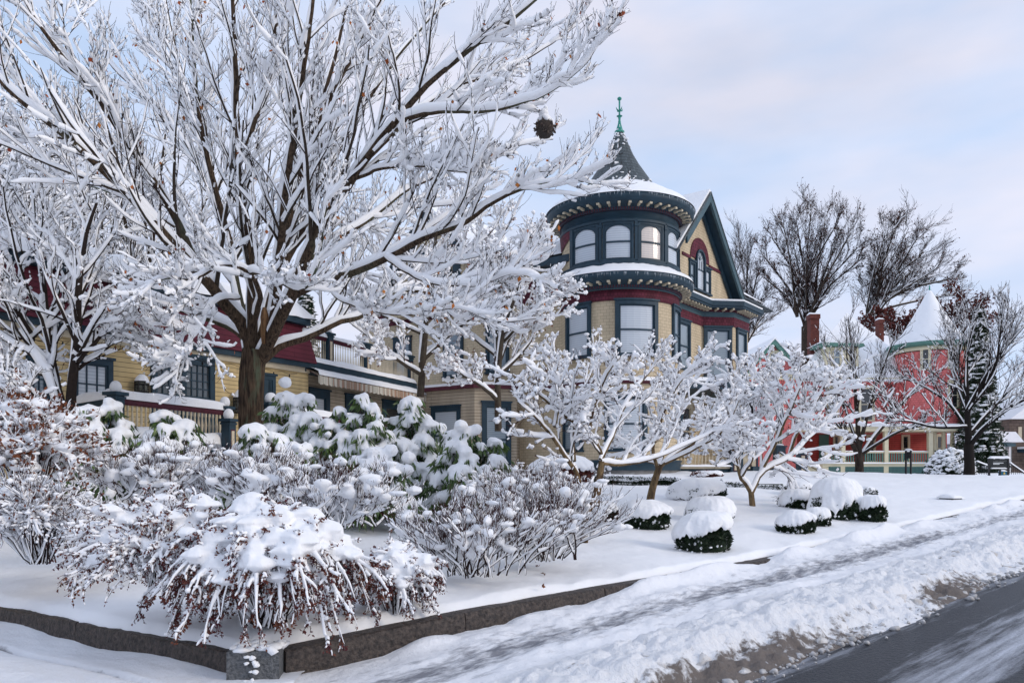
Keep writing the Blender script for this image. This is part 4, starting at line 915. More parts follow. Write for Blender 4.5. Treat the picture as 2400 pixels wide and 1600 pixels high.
# ================================================================== KERB WALL
kerb = thing('kerb_wall', 'low dark granite kerb wall holding the snowy lawn along the sidewalk', 'kerb wall', (P0[0], P0[1], -1.6))
def kerb_stone(x0, y0, x1, y1, z0, z1a, z1b, nrm_, seed, m=GRANITE, th=.17, name='kerb_stone', par=None):
    n = max(2, int(math.hypot(x1 - x0, y1 - y0) / .05)); mb = MB(); rows = []
    for i in range(n + 1):
        t = i / n; x = x0 + (x1 - x0) * t; y = y0 + (y1 - y0) * t; zt = z1a + (z1b - z1a) * t
        q = .012 * float(fbm(t * 14 + seed, 1, 3, seed)); q2 = .012 * float(fbm(t * 16 + seed, 7, 3, seed))
        o = lambda d, z: Vector((x - nrm_[0] * d, y - nrm_[1] * d, z))
        rows.append([o(0 + q2, z0), o(.006 + q, zt - .10 + q), o(-.004 + q2, zt - .012 + q), o(-.02, zt + q * .6), o(-th, zt)])
    for i in range(n):
        for j in range(4): mb.quad(rows[i][j], rows[i + 1][j], rows[i + 1][j + 1], rows[i][j + 1])
    mb.poly(rows[0]); mb.poly(rows[-1][::-1]); return mb.build(name, m, par or kerb)
s0 = .03; k = 0
for ln in [1.75, 1.9, 1.6, 2.1, 1.8, 2.0, 1.9, 2.2, 2.0, 2.0]:
    a, b = s0, s0 + ln - .012; xa, ya = to_xy(a, .02); xb, yb = to_xy(b, .02)
    kerb_stone(xa, ya, xb, yb, float(base_z(a)) - .15, float(base_z(a) + curb_h(a)), float(base_z(b) + curb_h(b)), N1, k); s0 += ln; k += 1
l0 = .12
for ln in [2.2, 1.9, 2.3, 2.1, 2.0, 2.5]:
    a, b = l0, l0 + ln - .012; x1, y1 = PC[0] + E2[0] * a, PC[1] + E2[1] * a; x0, y0 = PC[0] + E2[0] * b, PC[1] + E2[1] * b
    kerb_stone(x0, y0, x1, y1, -1.75, -1.6 + .195, -1.6 + .205, N2, 30 + k); l0 += ln; k += 1
cs = Vector((-1.97, 5.92, 0)); f = plane_map((-2.12, 5.70), (1, .12), (.12, -1)); mb = MB(); mb.gbox(f, 0, .38, -1.8, -1.355, -.36, 0)
cstone = mb.build('corner_stone', GRANITEG, kerb); bv = cstone.modifiers.new('b', 'BEVEL'); bv.width = .012; bv.segments = 2
rg = np.random.default_rng(12); K = 46; P = np.stack([rg.uniform(-2.12, -1.75, K), rg.uniform(5.70, 5.98, K), np.full(K, -1.345)], -1)
P[30:, 1] = 5.69; P[30:, 0] = rg.uniform(-1.98, -1.88, 16); P[30:, 2] = rg.uniform(-1.62, -1.37, 16)
V, Fc = blobs(P, np.stack([rg.uniform(.03, .075, K), rg.uniform(.03, .06, K), rg.uniform(.015, .04, K)], -1) * np.where(np.arange(K) < 30, 1, .5)[:, None], rg); o = raw(V, Fc, 'stone_snow', SNOW, cstone, True, 3)
# lumps of snow fallen along the foot of the kerb wall and along the road edge
rg = np.random.default_rng(15); K = 1500; s = rg.uniform(-.5, 16, K); d = -2.50 - .02 + rg.normal(size=K) * .10; x, y = to_xy(s, d); r = rg.uniform(.004, .022, K) * (rg.random(K) ** 2 * 1.4 + .5)
V, Fc = blobs(np.stack([x, y, base_z(s) - .0], -1), np.stack([r * 1.3, r, r * .9], -1), rg, .4)
o = struct(raw(V, Fc, 'slush_crumbs', mat('grey_slush', (.58, .575, .58), .8, noise=.4, nscale=20), None, True, 3), 'stuff')
for (xa, y_, Y, w_, h_, lab) in ((2228, 1180, 17.2, .36, .22, 'small dark granite block end of the wall beside the sidewalk, nearer of two'), (2375, 1168, 19.5, .30, .22, 'small dark granite block at the far right end of the sidewalk')):
    p = stand(xa, Y); z = (HOR - y_) / F * Y; b = MB(); b.box((p[0], p[1], z - .1), w_, .3, h_ + .25, .5); t = thing('granite_block', lab, 'granite block', (p[0], p[1], z)); b.build('stone', GRANITEG, t)
    b = MB(); snow_ledge(b, (p[0] - w_ * .55, p[1] - .1, z + h_ / 2 + .02), (p[0] + w_ * .5, p[1] + .1, z + h_ / 2 + .02), .2, .09, 3); b.build('snow_cap', SNOW, t, True)
p = stand(2190, 16.6); b = MB(); snow_ledge(b, (p[0] - .35, p[1] + .2, -.70), (p[0] + .25, p[1] - .15, -.72), .12, .10, 5)

# ================================================================== SNOW LADEN TREES
def finish_tree(t, wood, twigs, snow, mw, mt):
    if wood: wood.build('branches', mw, t)
    if twigs: twigs.build('twigs', mt, t, False)
    if snow: snow.build('snow', SNOWT, t)
maple = thing('maple_tree', 'huge snow laden maple with a thick mossy trunk filling the left half of the picture', 'tree', px(590, 1080, 14))
YT = 14.0
rng = np.random.default_rng(11)
trunk_pts = [(592, 1100, 0), (590, 1040, 0), (588, 960, 0), (590, 880, 0), (597, 820, 0)]
LIMBS = [  # pixel x, pixel y, depth offset at the nodes; start and end radius
 ([(590, 850, 0), (572, 770, -.1), (520, 705, -.5), (480, 650, -.9), (400, 560, -1.4), (320, 470, -1.9), (225, 380, -2.3), (120, 290, -2.8), (20, 210, -3.1), (-70, 110, -3.4)], .125, .02),
 ([(585, 800, 0), (548, 772, .3), (480, 745, .7), (400, 722, 1.0), (320, 690, 1.3), (230, 655, 1.7), (110, 640, 2.2), (-20, 610, 2.6)], .085, .015),
 ([(585, 840, 0), (566, 740, .3), (548, 650, .6), (535, 560, .9), (500, 450, 1.2), (470, 340, 1.5), (440, 220, 1.8), (412, 120, 2.0), (385, -10, 2.2)], .105, .03),
 ([(592, 840, 0), (587, 740, -.2), (583, 640, -.4), (570, 520, -.6), (556, 400, -.8), (548, 260, -1), (540, 120, -1.2), (530, -30, -1.3)], .10, .03),
 ([(597, 840, 0), (622, 740, .3), (648, 650, .6), (668, 560, .9), (690, 450, 1.2), (725, 330, 1.5), (760, 210, 1.8), (792, 90, 2.1), (815, -30, 2.3)], .11, .03),
 ([(606, 850, 0), (650, 765, -.3), (688, 690, -.6), (720, 610, -.9), (752, 540, -1.1), (800, 460, -1.4), (862, 370, -1.7), (935, 285, -2.0), (1010, 205, -2.3), (1110, 125, -2.6), (1230, 40, -2.9), (1300, -20, -3)], .115, .018),
 ([(690, 690, -.6), (760, 655, -.9), (830, 636, -1.2), (905, 605, -1.5), (990, 560, -1.9), (1080, 530, -2.2), (1150, 480, -2.4), (1240, 440, -2.7), (1340, 420, -2.9), (1400, 430, -3)], .080, .010),
 ([(610, 850, 0), (660, 812, .2), (720, 795, .4), (790, 765, .6), (850, 745, .9), (905, 700, 1.2), (985, 690, 1.5), (1070, 715, 1.9), (1150, 755, 2.2), (1250, 750, 2.4)], .080, .012),
 ([(668, 560, .9), (720, 530, 1.2), (790, 528, 1.5), (870, 515, 1.9), (960, 492, 2.2), (1060, 480, 2.5), (1130, 440, 2.8)], .050, .012),
 ([(650, 650, .6), (690, 580, 1.0), (735, 490, 1.4), (775, 400, 1.8), (830, 300, 2.2), (900, 190, 2.6), (970, 100, 2.9), (1050, 10, 3.2)], .080, .02),
 ([(640, 765, -.1), (648, 660, -.5), (655, 560, -.9), (668, 430, -1.4), (690, 300, -1.8), (712, 160, -2.2), (735, 0, -2.5)], .085, .025),
 ([(600, 740, -.6), (612, 690, -1.2), (585, 640, -1.7), (520, 625, -2.1), (455, 655, -2.5), (395, 650, -2.9), (330, 690, -3.2)], .050, .010),
 ([(600, 700, -.9), (590, 640, -1.6), (650, 660, -2.0), (710, 680, -2.4), (745, 620, -2.8), (750, 540, -3.0), (760, 450, -3.2)], .045, .010),
 ([(545, 660, .6), (470, 570, 1.0), (380, 510, 1.5), (280, 460, 2.0), (160, 420, 2.5), (20, 390, 3.0)], .060, .012),
 ([(520, 705, -.5), (455, 610, -.7), (400, 490, -1.0), (330, 370, -1.4), (250, 250, -1.8), (170, 150, -2.2), (90, 40, -2.6), (60, -30, -2.8)], .075, .016),
 ([(535, 560, .9), (500, 420, .6), (470, 290, .3), (455, 150, 0), (448, -20, -.2)], .060, .018),
 ([(500, 450, 1.2), (430, 330, 1.6), (350, 240, 2.0), (260, 150, 2.4), (190, 40, 2.8), (170, -30, 3)], .055, .014),
 ([(720, 610, -.9), (790, 560, -.5), (860, 520, -.1), (940, 455, .3), (1030, 410, .7), (1120, 370, 1.1), (1230, 340, 1.5), (1290, 330, 1.7)], .045, .010),
 ([(828, 420, -1.5), (900, 395, -1.8), (985, 388, -2.1), (1070, 400, -2.4), (1130, 405, -2.6)], .034, .010),
 ([(935, 285, -2.0), (1010, 262, -2.3), (1100, 262, -2.6), (1200, 250, -2.9), (1290, 220, -3.2), (1380, 150, -3.5), (1425, 70, -3.7)], .045, .006),
 ([(862, 370, -1.7), (960, 280, -1.2), (1060, 210, -.8), (1170, 170, -.4), (1280, 110, 0), (1390, 30, .3)], .045, .007),
 ([(725, 330, 1.5), (790, 200, 1.1), (850, 90, .8), (900, -20, .5)], .05, .018),
 ([(556, 400, -.8), (600, 260, -1.3), (625, 120, -1.8), (640, -30, -2.1)], .045, .015),
 ([(440, 220, 1.8), (370, 110, 2.3), (320, -20, 2.7)], .04, .015),
 ([(905, 605, -1.5), (960, 640, -1.8), (1040, 665, -2.1), (1130, 665, -2.4), (1200, 640, -2.7), (1270, 650, -2.9)], .036, .008),
 ([(752, 655, -.9), (800, 700, -1.4), (870, 725, -1.8), (960, 735, -2.2), (1060, 720, -2.6), (1120, 740, -2.8)], .030, .008),
 ([(225, 380, -2.3), (160, 330, -1.6), (80, 320, -1), (-20, 310, -.5)], .045, .012),
 ([(560, 700, -.4), (505, 705, -1.3), (470, 760, -1.9), (440, 800, -2.2), (405, 850, -2.5)], .024, .006),
 ([(480, 745, .7), (420, 790, .2), (350, 800, -.3), (280, 770, -.8)], .022, .006),
]
TP = np.array([px(x, y, YT + d) for x, y, d in trunk_pts]); TP[0, 2] = -.35; TP, TR = catmull(TP, [.30, .235, .215, .225, .225], 14)
wood = Bulk(); V, Fc = tubes(TP[None], TR[None], 20)
V += 0.012 * np.stack([fbm(V[:, 2] * 1.5 + 3 * V[:, 0] * 5, V[:, 1] * 16, 3, 91)] * 3, -1) * np.array([1, 1, 0])
raw(V, Fc, 'trunk', BARKM, maple, True)
LP, LR = [], []
for pts, ra, rb in LIMBS:
    P = np.array([px(x, y, YT + d) for x, y, d in pts]); rr = np.linspace(ra, rb, len(pts)) ** 1.0; P, r_ = catmull(P, rr, 30); LP.append(P); LR.append(r_)
LP = np.array(LP); LR = np.array(LR)
LP[:, 2:] += 0.022 * np.cumsum(rng.normal(size=LP[:, 2:].shape), 1) * .35
wood.add(*tubes(LP, LR, 10)); wood.build('limbs', BARKM, maple)
snow = Bulk(); snow.add(*snow_on(LP, LR, rng, .040, .70, .0, steep=.16, k=8, lump=.45))
lens = np.clip(LR[:, 0] / .10, .45, 1.1)
B1, r1_, l1 = grow(LP, LR, 15, rng, 2.9, 30, up=.12, lift=.03, n=14, ratio=.42, tlo=.22, thi=.98, wob=.06, rmin=.0085, shrink=.68, lens=lens)
B2, r2_, l2 = grow(B1, r1_, 6, rng, 1.25, 32, up=.12, lift=.05, n=9, ratio=.55, tlo=.12, wob=.08, rmin=.0070, shrink=.45, lens=np.clip(l1 / 1.8, .4, 1.2))
B3, r3_, l3 = grow(B2, r2_, 5, rng, .42, 36, up=.14, lift=.08, n=5, ratio=.7, tlo=.15, wob=.12, rmin=.0046, shrink=.4, lens=np.clip(l2 / .8, .4, 1.2))
keep3 = (B3[:, 0, 1] > 3.5); 
tw = Bulk(); tw.add(*tubes(B1, r1_, 6)); tw.build('branches', BARK, maple)
tw = Bulk(); tw.add(*tubes(B2, r2_, 4)); tw.add(*tubes(B3, r3_, 3)); tw.build('twigs', TWIG, maple, False)
snow.add(*snow_on(B1, r1_, rng, .036, .75, .03, k=6, steep=.16, lump=.6)); snow.add(*snow_on(B2, r2_, rng, .0315, .6, .16, k=6, lump=.8, steep=.12)); snow.add(*snow_on(B3, r3_, rng, .020, .5, .80, k=4, lump=.9, steep=.12))
snow.build('snow', SNOWT, maple)
K = 420; ii = rng.integers(0, len(B3), K); P = B3[ii, 3]; D = rng.normal(size=(K, 3)) * .4 + np.array([0, 0, -1]); mk = P[:, 2] < 9
V, Fc = leaves(P[mk], D[mk], rng.normal(size=(mk.sum(), 3)), rng.uniform(.05, .10, mk.sum()), rng.uniform(.045, .085, mk.sum())); raw(V, Fc, 'leaves', ORANGE, maple, False)
# torn stub in the fork with bare rotten wood
c = px(620, 760, 13.75); mb = MB(); mb.cyl = None
prf = [(.0, -.36), (.05, -.34), (.07, -.2), (.066, 0), (.075, .12), (.06, .22), (.035, .30), (0, .24)]
mb.lathe((c[0], c[1], c[2]), prf, 10); mb.build('torn_stub', WOOD, maple, True)
# wasp nest
q = px(1277, 300, 11.6); nest = thing('wasp_nest', 'grey papery wasp nest with a cap of snow hanging in the maple twigs', 'wasp nest', q)
rg = np.random.default_rng(3); K = 160; u = unit(rg.normal(size=(K, 3))); P = np.array(q) + u * np.array([.14, .14, .13]); V, Fc = leaves(P, rg.normal(size=(K, 3)), rg.normal(size=(K, 3)), rg.uniform(.04, .08, K), rg.uniform(.03, .05, K)); raw(V, Fc, 'paper_flakes', mat('nest_paper', (.20, .15, .12), .9, col2=(.04, .03, .03), nscale=18), nest)
mb = MB(); mb.lathe(q, [(0, -.15), (.09, -.13), (.14, -.03), (.13, .06), (.07, .12), (0, .14)], 12); mb.build('core', mat('nest_core', (.05, .04, .035), .95), nest, True)
V, Fc = blobs(np.array(q) + np.array([[0, 0, .13], [-.02, 0, .21], [.01, 0, .28], [.09, 0, .08], [-.08, -.02, .10], [.03, -.08, .10]]), np.array([[.13, .13, .09], [.10, .10, .09], [.05, .05, .07], [.06, .06, .08], [.06, .06, .06], [.07, .05, .06]]), rg, .12); o = raw(V, Fc, 'snow_cap', SNOW, nest, True, 3); o.modifiers.new('s', 'SUBSURF').render_levels = 2

def small_tree(name, label, cat, stems, Y, seed, m1, L1, m2, L2, m3, L3, ang=38, up=.1, lift=.05, c0=.014, tuft=0, tuft_s=.03, mw=BARKG, mt=TWIGR, group=None, trunk=None, mtrunk=None, gap=.12, blossoms=.0, leafm=None, nleaf=0, rmin=.004, base=None, leafs=.05, flat=1.0, sn=True, m4=0, L4=.3, sc=.75, g3=None):
    rng = np.random.default_rng(seed); p0 = stems[0][0][0]; b0 = base if base is not None else px(p0[0], p0[1], Y)
    t = thing(name, label, cat, b0, group)
    if trunk:
        TP = np.array([px(x, y, Y + d) for x, y, d in trunk[0]]); TP, TR = catmull(TP, trunk[1], 12); V, Fc = tubes(TP[None], TR[None], 12); V[:, :2] += .06 * TR.mean() * fbm(V[:, 2] * 9, V[:, 0] * 30, 3, seed)[:, None]; raw(V, Fc, 'trunk', mtrunk or mw, t, True)
    P, R = [], []
    for pts, ra, rb in stems:
        q, r = catmull(np.array([px(x, y, Y + d) for x, y, d in pts]), np.linspace(ra, rb, len(pts)), 16); P.append(q); R.append(r)
    P = np.array(P); R = np.array(R); P[:, 2:] += .010 * np.cumsum(rng.normal(size=P[:, 2:].shape), 1)
    raw(*tubes(P, R, 8), 'limbs', mtrunk or mw, t, True)
    lens = np.linalg.norm(P[:, -1] - P[:, 0], axis=1); lens = lens / lens.mean()
    b1, r1, l1 = grow(P, R, m1, rng, L1, ang, up=up, lift=lift, n=9, ratio=.5, tlo=.2, wob=.10, rmin=rmin * 1.3, lens=lens, flat=flat)
    b2, r2, l2 = grow(b1, r1, m2, rng, L2, ang, up=up, lift=lift, n=7, ratio=.6, tlo=.12, wob=.13, rmin=rmin, lens=np.clip(l1 / l1.mean(), .4, 1.6), flat=flat)
    b3, r3, l3 = grow(b2, r2, m3, rng, L3, ang + 6, up=up, lift=lift, n=5, ratio=.7, tlo=.15, wob=.14, rmin=rmin * .8, lens=np.clip(l2 / l2.mean(), .5, 1.4), flat=flat)
    bk = Bulk(); bk.add(*tubes(b1, r1, 5)); bk.build('branches', mw, t)
    bk = Bulk(); bk.add(*tubes(b2, r2, 4)); bk.add(*tubes(b3, r3, 3))
    if m4: b4, r4, l4 = grow(b3, r3, m4, rng, L4, ang + 6, up=up, lift=lift, n=4, ratio=.8, tlo=.15, wob=.14, rmin=rmin * .8); bk.add(*tubes(b4, r4, 3))
    bk.build('twigs', mt, t, False)
    if sn:
        sn_ = Bulk(); sn_.add(*snow_on(P, R, rng, c0 * 1.05, sc, .0, k=6, steep=.2)); sn_.add(*snow_on(b1, r1, rng, c0 * 1.3, sc, gap * .5, k=5, steep=.15)); sn_.add(*snow_on(b2, r2, rng, c0 * 1.05, sc, gap, k=5, lump=.85, steep=.15)); sn_.add(*snow_on(b3, r3, rng, c0 * .85, .6, g3 if g3 is not None else min(.8, gap * 3), k=4, lump=.8)); sn_.build('snow', SNOWT, t)
    if tuft:
        ii = rng.integers(0, len(b3), tuft); jj = rng.integers(1, 5, tuft); Q = b3[ii, jj] + np.array([0, 0, tuft_s * .4]); S = tuft_s * rng.uniform(.5, 1.35, (tuft, 3)) * np.array([1, 1, .8]); V, Fc = blobs(Q, S, rng, .3); raw(V, Fc, 'snow_tufts', SNOWT, t, True, 3)
    if leafm:
        ii = rng.integers(0, len(b3), nleaf); jj = rng.integers(1, 5, nleaf); Q = b3[ii, jj]; V, Fc = leaves(Q, rng.normal(size=(nleaf, 3)) + np.array([0, 0, -.6]), rng.normal(size=(nleaf, 3)), rng.uniform(.6, 1.3, nleaf) * leafs, rng.uniform(.4, .9, nleaf) * leafs); raw(V, Fc, 'leaves', leafm, t)
    return t
# dogwoods on the lawn
g_dog = 'snow covered dogwoods on the front lawn'
small_tree('dogwood_tree', 'snow covered dogwood with two leaning orange barked stems behind the bare shrubs', 'tree',
    [([(1398, 1185, 0), (1410, 1075, .1), (1380, 1015, -.3), (1320, 975, -.7), (1250, 920, -1.1), (1195, 880, -1.4)], .040, .008),
     ([(1408, 1085, 0), (1470, 1085, .3), (1550, 1060, .6), (1640, 1020, .9), (1700, 985, 1.1)], .032, .007),
     ([(1408, 1080, 0), (1440, 1010, .5), (1480, 930, .9), (1530, 870, 1.3), (1560, 840, 1.5)], .034, .007),
     ([(1358, 1130, -.4), (1340, 1080, -.6), (1290, 1010, -.9), (1255, 965, -1.2), (1210, 930, -1.5)], .036, .007),
     ([(1345, 1080, -.6), (1343, 1010, -.4), (1360, 940, -.1), (1390, 870, .2), (1400, 830, .3)], .034, .006),
     ([(1380, 1020, -.3), (1400, 950, -.8), (1440, 880, -1.2), (1470, 850, -1.5)], .026, .006),
     ([(1300, 1000, -.8), (1310, 930, -.5), (1300, 860, -.2), (1310, 830, 0)], .022, .006)],
    11.6, 21, 11, .85, 5, .42, 4, .17, ang=42, up=.04, c0=.026, tuft=420, tuft_s=.034, rmin=.0062, g3=.86, lift=.03, gap=.2, sc=.5, group=g_dog, mtrunk=BARKD,
    trunk=([(1370, 1275, -.6), (1370, 1210, -.5), (1385, 1190, -.2), (1400, 1140, 0), (1410, 1080, 0)], [.055, .052, .045, .045, .042]), base=ground_at(1370, 1272), leafm=TWIGR, nleaf=250, leafs=.03)
small_tree('dogwood_tree', 'snow covered dogwood whose short trunk stands just behind the leftmost clipped bush', 'tree',
    [([(1545, 1095, 0), (1600, 1050, .4), (1680, 1010, .8), (1740, 960, 1.1), (1790, 910, 1.3)], .040, .007),
     ([(1540, 1095, 0), (1530, 1040, -.3), (1560, 970, -.6), (1600, 900, -.9), (1640, 870, -1.2)], .036, .007),
     ([(1545, 1090, 0), (1480, 1060, .4), (1430, 1020, .8), (1400, 960, 1.1)], .026, .007),
     ([(1545, 1095, 0), (1570, 1010, .5), (1600, 940, 1.0), (1620, 880, 1.4)], .034, .007),
     ([(1560, 1085, 0), (1650, 1040, -.3), (1700, 1000, -.7), (1730, 930, -1.1)], .030, .007)],
    14.0, 22, 11, 1.0, 5, .50, 4, .20, ang=42, up=.04, c0=.032, tuft=420, tuft_s=.042, rmin=.0072, g3=.86, lift=.03, gap=.2, sc=.5, group=g_dog, mtrunk=BARKD,
    trunk=([(1522, 1185, 0), (1528, 1150, 0), (1538, 1115, 0), (1548, 1088, 0)], [.075, .068, .062, .055]), base=ground_at(1522, 1184), leafm=TWIGR, nleaf=250, leafs=.03)
small_tree('dogwood_tree', 'snow covered dogwood forking low in a V in front of the porch steps', 'tree',
    [([(1760, 1155, 0), (1735, 1110, -.2), (1722, 1055, -.4), (1700, 1020, -.7), (1660, 985, -1.0)], .040, .008),
     ([(1762, 1155, 0), (1790, 1105, .2), (1850, 1070, .5), (1890, 1030, .8), (1940, 980, 1.1), (1960, 930, 1.3)], .042, .008),
     ([(1785, 1110, .2), (1780, 1050, .3), (1770, 1000, .2), (1740, 950, 0), (1720, 900, -.2)], .034, .007),
     ([(1785, 1105, .2), (1815, 1040, .0), (1840, 980, -.3), (1860, 920, -.6), (1875, 880, -.8)], .036, .007),
     ([(1740, 1115, -.2), (1765, 1070, -.5), (1740, 1045, -.8), (1700, 1010, -1.1)], .024, .006),
     ([(1810, 1050, .1), (1810, 980, .5), (1790, 920, .9), (1795, 870, 1.2)], .030, .007),
     ([(1850, 1070, .5), (1870, 1000, .2), (1910, 940, -.2), (1930, 890, -.5)], .030, .007)],
    15.2, 23, 11, 1.1, 5, .55, 4, .22, ang=42, up=.04, c0=.034, tuft=480, tuft_s=.045, rmin=.0078, g3=.86, lift=.03, gap=.2, sc=.5, group=g_dog, mtrunk=BARKD,
    trunk=([(1764, 1188, 0), (1762, 1170, 0), (1760, 1152, 0)], [.062, .058, .055]), base=ground_at(1763, 1188), leafm=TWIGR, nleaf=250, leafs=.03)
# two taller snowy trees before the house wall
g_cr = 'snow covered small trees before the house wall'
small_tree('crabapple_tree', 'dense snowy crabapple whose dark stem rises at the end of the striped awning', 'tree',
    [([(985, 930, 0), (990, 850, 0), (985, 760, .2), (950, 680, .5), (900, 620, .8), (860, 560, 1.0)], .10, .012),
     ([(990, 850, 0), (1000, 740, -.3), (1010, 650, -.5), (1020, 560, -.7), (1040, 500, -.9)], .09, .012),
     ([(990, 880, 0), (930, 840, -.4), (880, 800, -.7), (830, 760, -1)], .06, .010),
     ([(995, 840, 0), (1060, 780, .3), (1120, 730, .6), (1170, 690, .9)], .06, .010),
     ([(985, 780, 0), (900, 740, .5), (840, 700, .8), (800, 680, 1)], .05, .010)],
    20.5, 31, 12, 1.35, 6, .68, 4, .28, ang=44, up=.10, c0=.036, tuft=1500, tuft_s=.052, rmin=.0095, g3=.75, group=g_cr, leafm=BROWNL, nleaf=900, leafs=.06, base=stand(985, 20.5))
small_tree('crabapple_tree', 'dense snowy crabapple with brown fruit standing against the left wall of the turret', 'tree',
    [([(1168, 1010, 0), (1165, 900, 0), (1160, 800, .1), (1150, 700, .3), (1110, 610, .6), (1080, 560, .8)], .10, .012),
     ([(1165, 900, 0), (1180, 780, -.2), (1210, 690, -.4), (1240, 610, -.6), (1250, 560, -.8)], .08, .012),
     ([(1168, 940, 0), (1120, 900, -.4), (1070, 870, -.7), (1030, 860, -1)], .06, .010),
     ([(1168, 880, 0), (1220, 830, .3), (1260, 780, .6), (1300, 740, .8)], .055, .010),
     ([(1160, 830, 0), (1090, 770, .5), (1040, 700, .9), (1000, 640, 1.1)], .06, .010),
     ([(1165, 760, 0), (1180, 680, .4), (1160, 600, .7), (1170, 540, 1)], .05, .010),
     ([(1180, 800, 0), (1240, 740, -.4), (1290, 690, -.8), (1310, 670, -1)], .05, .010)],
    20.8, 32, 12, 1.30, 6, .66, 4, .28, ang=44, up=.10, c0=.036, tuft=1700, tuft_s=.052, rmin=.0095, g3=.75, group=g_cr, leafm=BROWNL, nleaf=1600, leafs=.06, base=stand(1168, 20.8))
# left multi stemmed tree
small_tree('magnolia_tree', 'dark many stemmed snowy tree at the left edge behind the brown shrub', 'tree',
    [([(150, 1000, 0), (110, 960, -.3), (60, 925, -.7), (0, 895, -1), (-60, 870, -1.2)], .075, .015),
     ([(150, 990, 0), (120, 900, 0), (80, 820, .2), (50, 730, .4), (30, 640, .6), (-10, 540, .8)], .085, .02),
     ([(155, 990, 0), (130, 880, .3), (118, 780, .5), (110, 660, .7), (90, 540, .9), (80, 420, 1)], .075, .015),
     ([(160, 990, 0), (175, 880, .1), (185, 800, 0), (190, 700, -.2), (200, 590, -.4), (230, 480, -.6)], .085, .02),
     ([(120, 880, 0), (60, 860, .4), (0, 850, .8)], .05, .01),
     ([(180, 850, 0), (230, 790, .3), (270, 740, .5), (300, 700, .7)], .045, .01),
     ([(70, 780, .2), (20, 700, -.2), (-30, 620, -.6)], .05, .012)],
    12.3, 41, 12, 1.35, 6, .64, 4, .26, ang=42, up=.10, c0=.031, tuft=300, tuft_s=.036, rmin=.0068, g3=.8, mw=mat('near_black_bark', (.035, .026, .022), .9, bump=.6, spec=.1), mt=TWIG, base=stand(152, 12.3), leafm=BROWNL, nleaf=120, leafs=.07)
# street trees
small_tree('street_tree', 'young street tree with steep bare branches in front of the pink porch', 'tree',
    [([(2012, 1070, 0), (1990, 1030, -.5), (1950, 1000, -1), (1900, 985, -1.6), (1860, 970, -2)], .10, .02),
     ([(2014, 1065, 0), (2010, 980, 0), (2005, 900, .2), (2000, 820, .4), (1990, 740, .5)], .12, .015),
     ([(2016, 1070, 0), (2060, 1010, .5), (2110, 950, 1), (2160, 900, 1.5), (2200, 870, 2)], .10, .015),
     ([(2014, 1050, 0), (2040, 950, -.5), (2070, 870, -1), (2100, 790, -1.5)], .09, .015),
     ([(2012, 1050, 0), (1980, 950, .6), (1950, 880, 1.1), (1930, 820, 1.5)], .08, .015),
     ([(2018, 1065, 0), (2090, 1020, -.6), (2150, 1000, -1.1), (2220, 990, -1.6)], .07, .012),
     ([(2010, 1040, 0), (1960, 990, .8), (1920, 930, 1.4), (1880, 880, 2)], .06, .012)],
    31.0, 51, 9, 1.7, 6, 1.0, 4, .5, ang=24, up=.22, lift=.06, c0=.018, mw=BARK, mt=TWIG, trunk=([(2014, 1128, 0), (2014, 1100, 0), (2014, 1060, 0)], [.19, .165, .16]), base=stand(2014, 31.0), rmin=.0105, gap=.6, sc=.5)
small_tree('street_tree', 'dark street tree right of the sage bush with snowy boughs reaching the right edge', 'tree',
    [([(2272, 1045, 0), (2310, 1000, -.5), (2360, 960, -1), (2420, 930, -1.6), (2470, 900, -2)], .10, .02),
     ([(2270, 1040, 0), (2268, 960, 0), (2265, 880, .2), (2270, 800, .4), (2290, 730, .5)], .13, .015),
     ([(2270, 1010, 0), (2230, 950, .5), (2190, 920, 1), (2150, 900, 1.5), (2110, 890, 2)], .08, .015),
     ([(2268, 960, 0), (2310, 880, -.5), (2350, 820, -1), (2400, 760, -1.5)], .09, .015),
     ([(2268, 970, 0), (2235, 880, .6), (2225, 810, 1.1), (2235, 740, 1.5)], .06, .012),
     ([(2270, 1020, 0), (2340, 940, .6), (2400, 880, 1), (2450, 840, 1.4)], .08, .012),
     ([(2290, 930, 0), (2330, 860, -.8), (2345, 790, -1.4), (2350, 730, -2)], .07, .012),
     ([(2270, 1000, 0), (2200, 1000, -.8), (2140, 985, -1.4), (2090, 980, -2)], .06, .012)],
    29.0, 52, 10, 2.0, 7, 1.05, 4, .5, ang=24, up=.16, lift=.05, c0=.019, mw=mat('black_wet_bark', (.02, .017, .016), .9, spec=.1), mt=TWIG, trunk=([(2270, 1128, 0), (2272, 1090, 0), (2270, 1040, 0)], [.21, .18, .17]), base=stand(2270, 29.0), rmin=.0105, gap=.5, sc=.55)
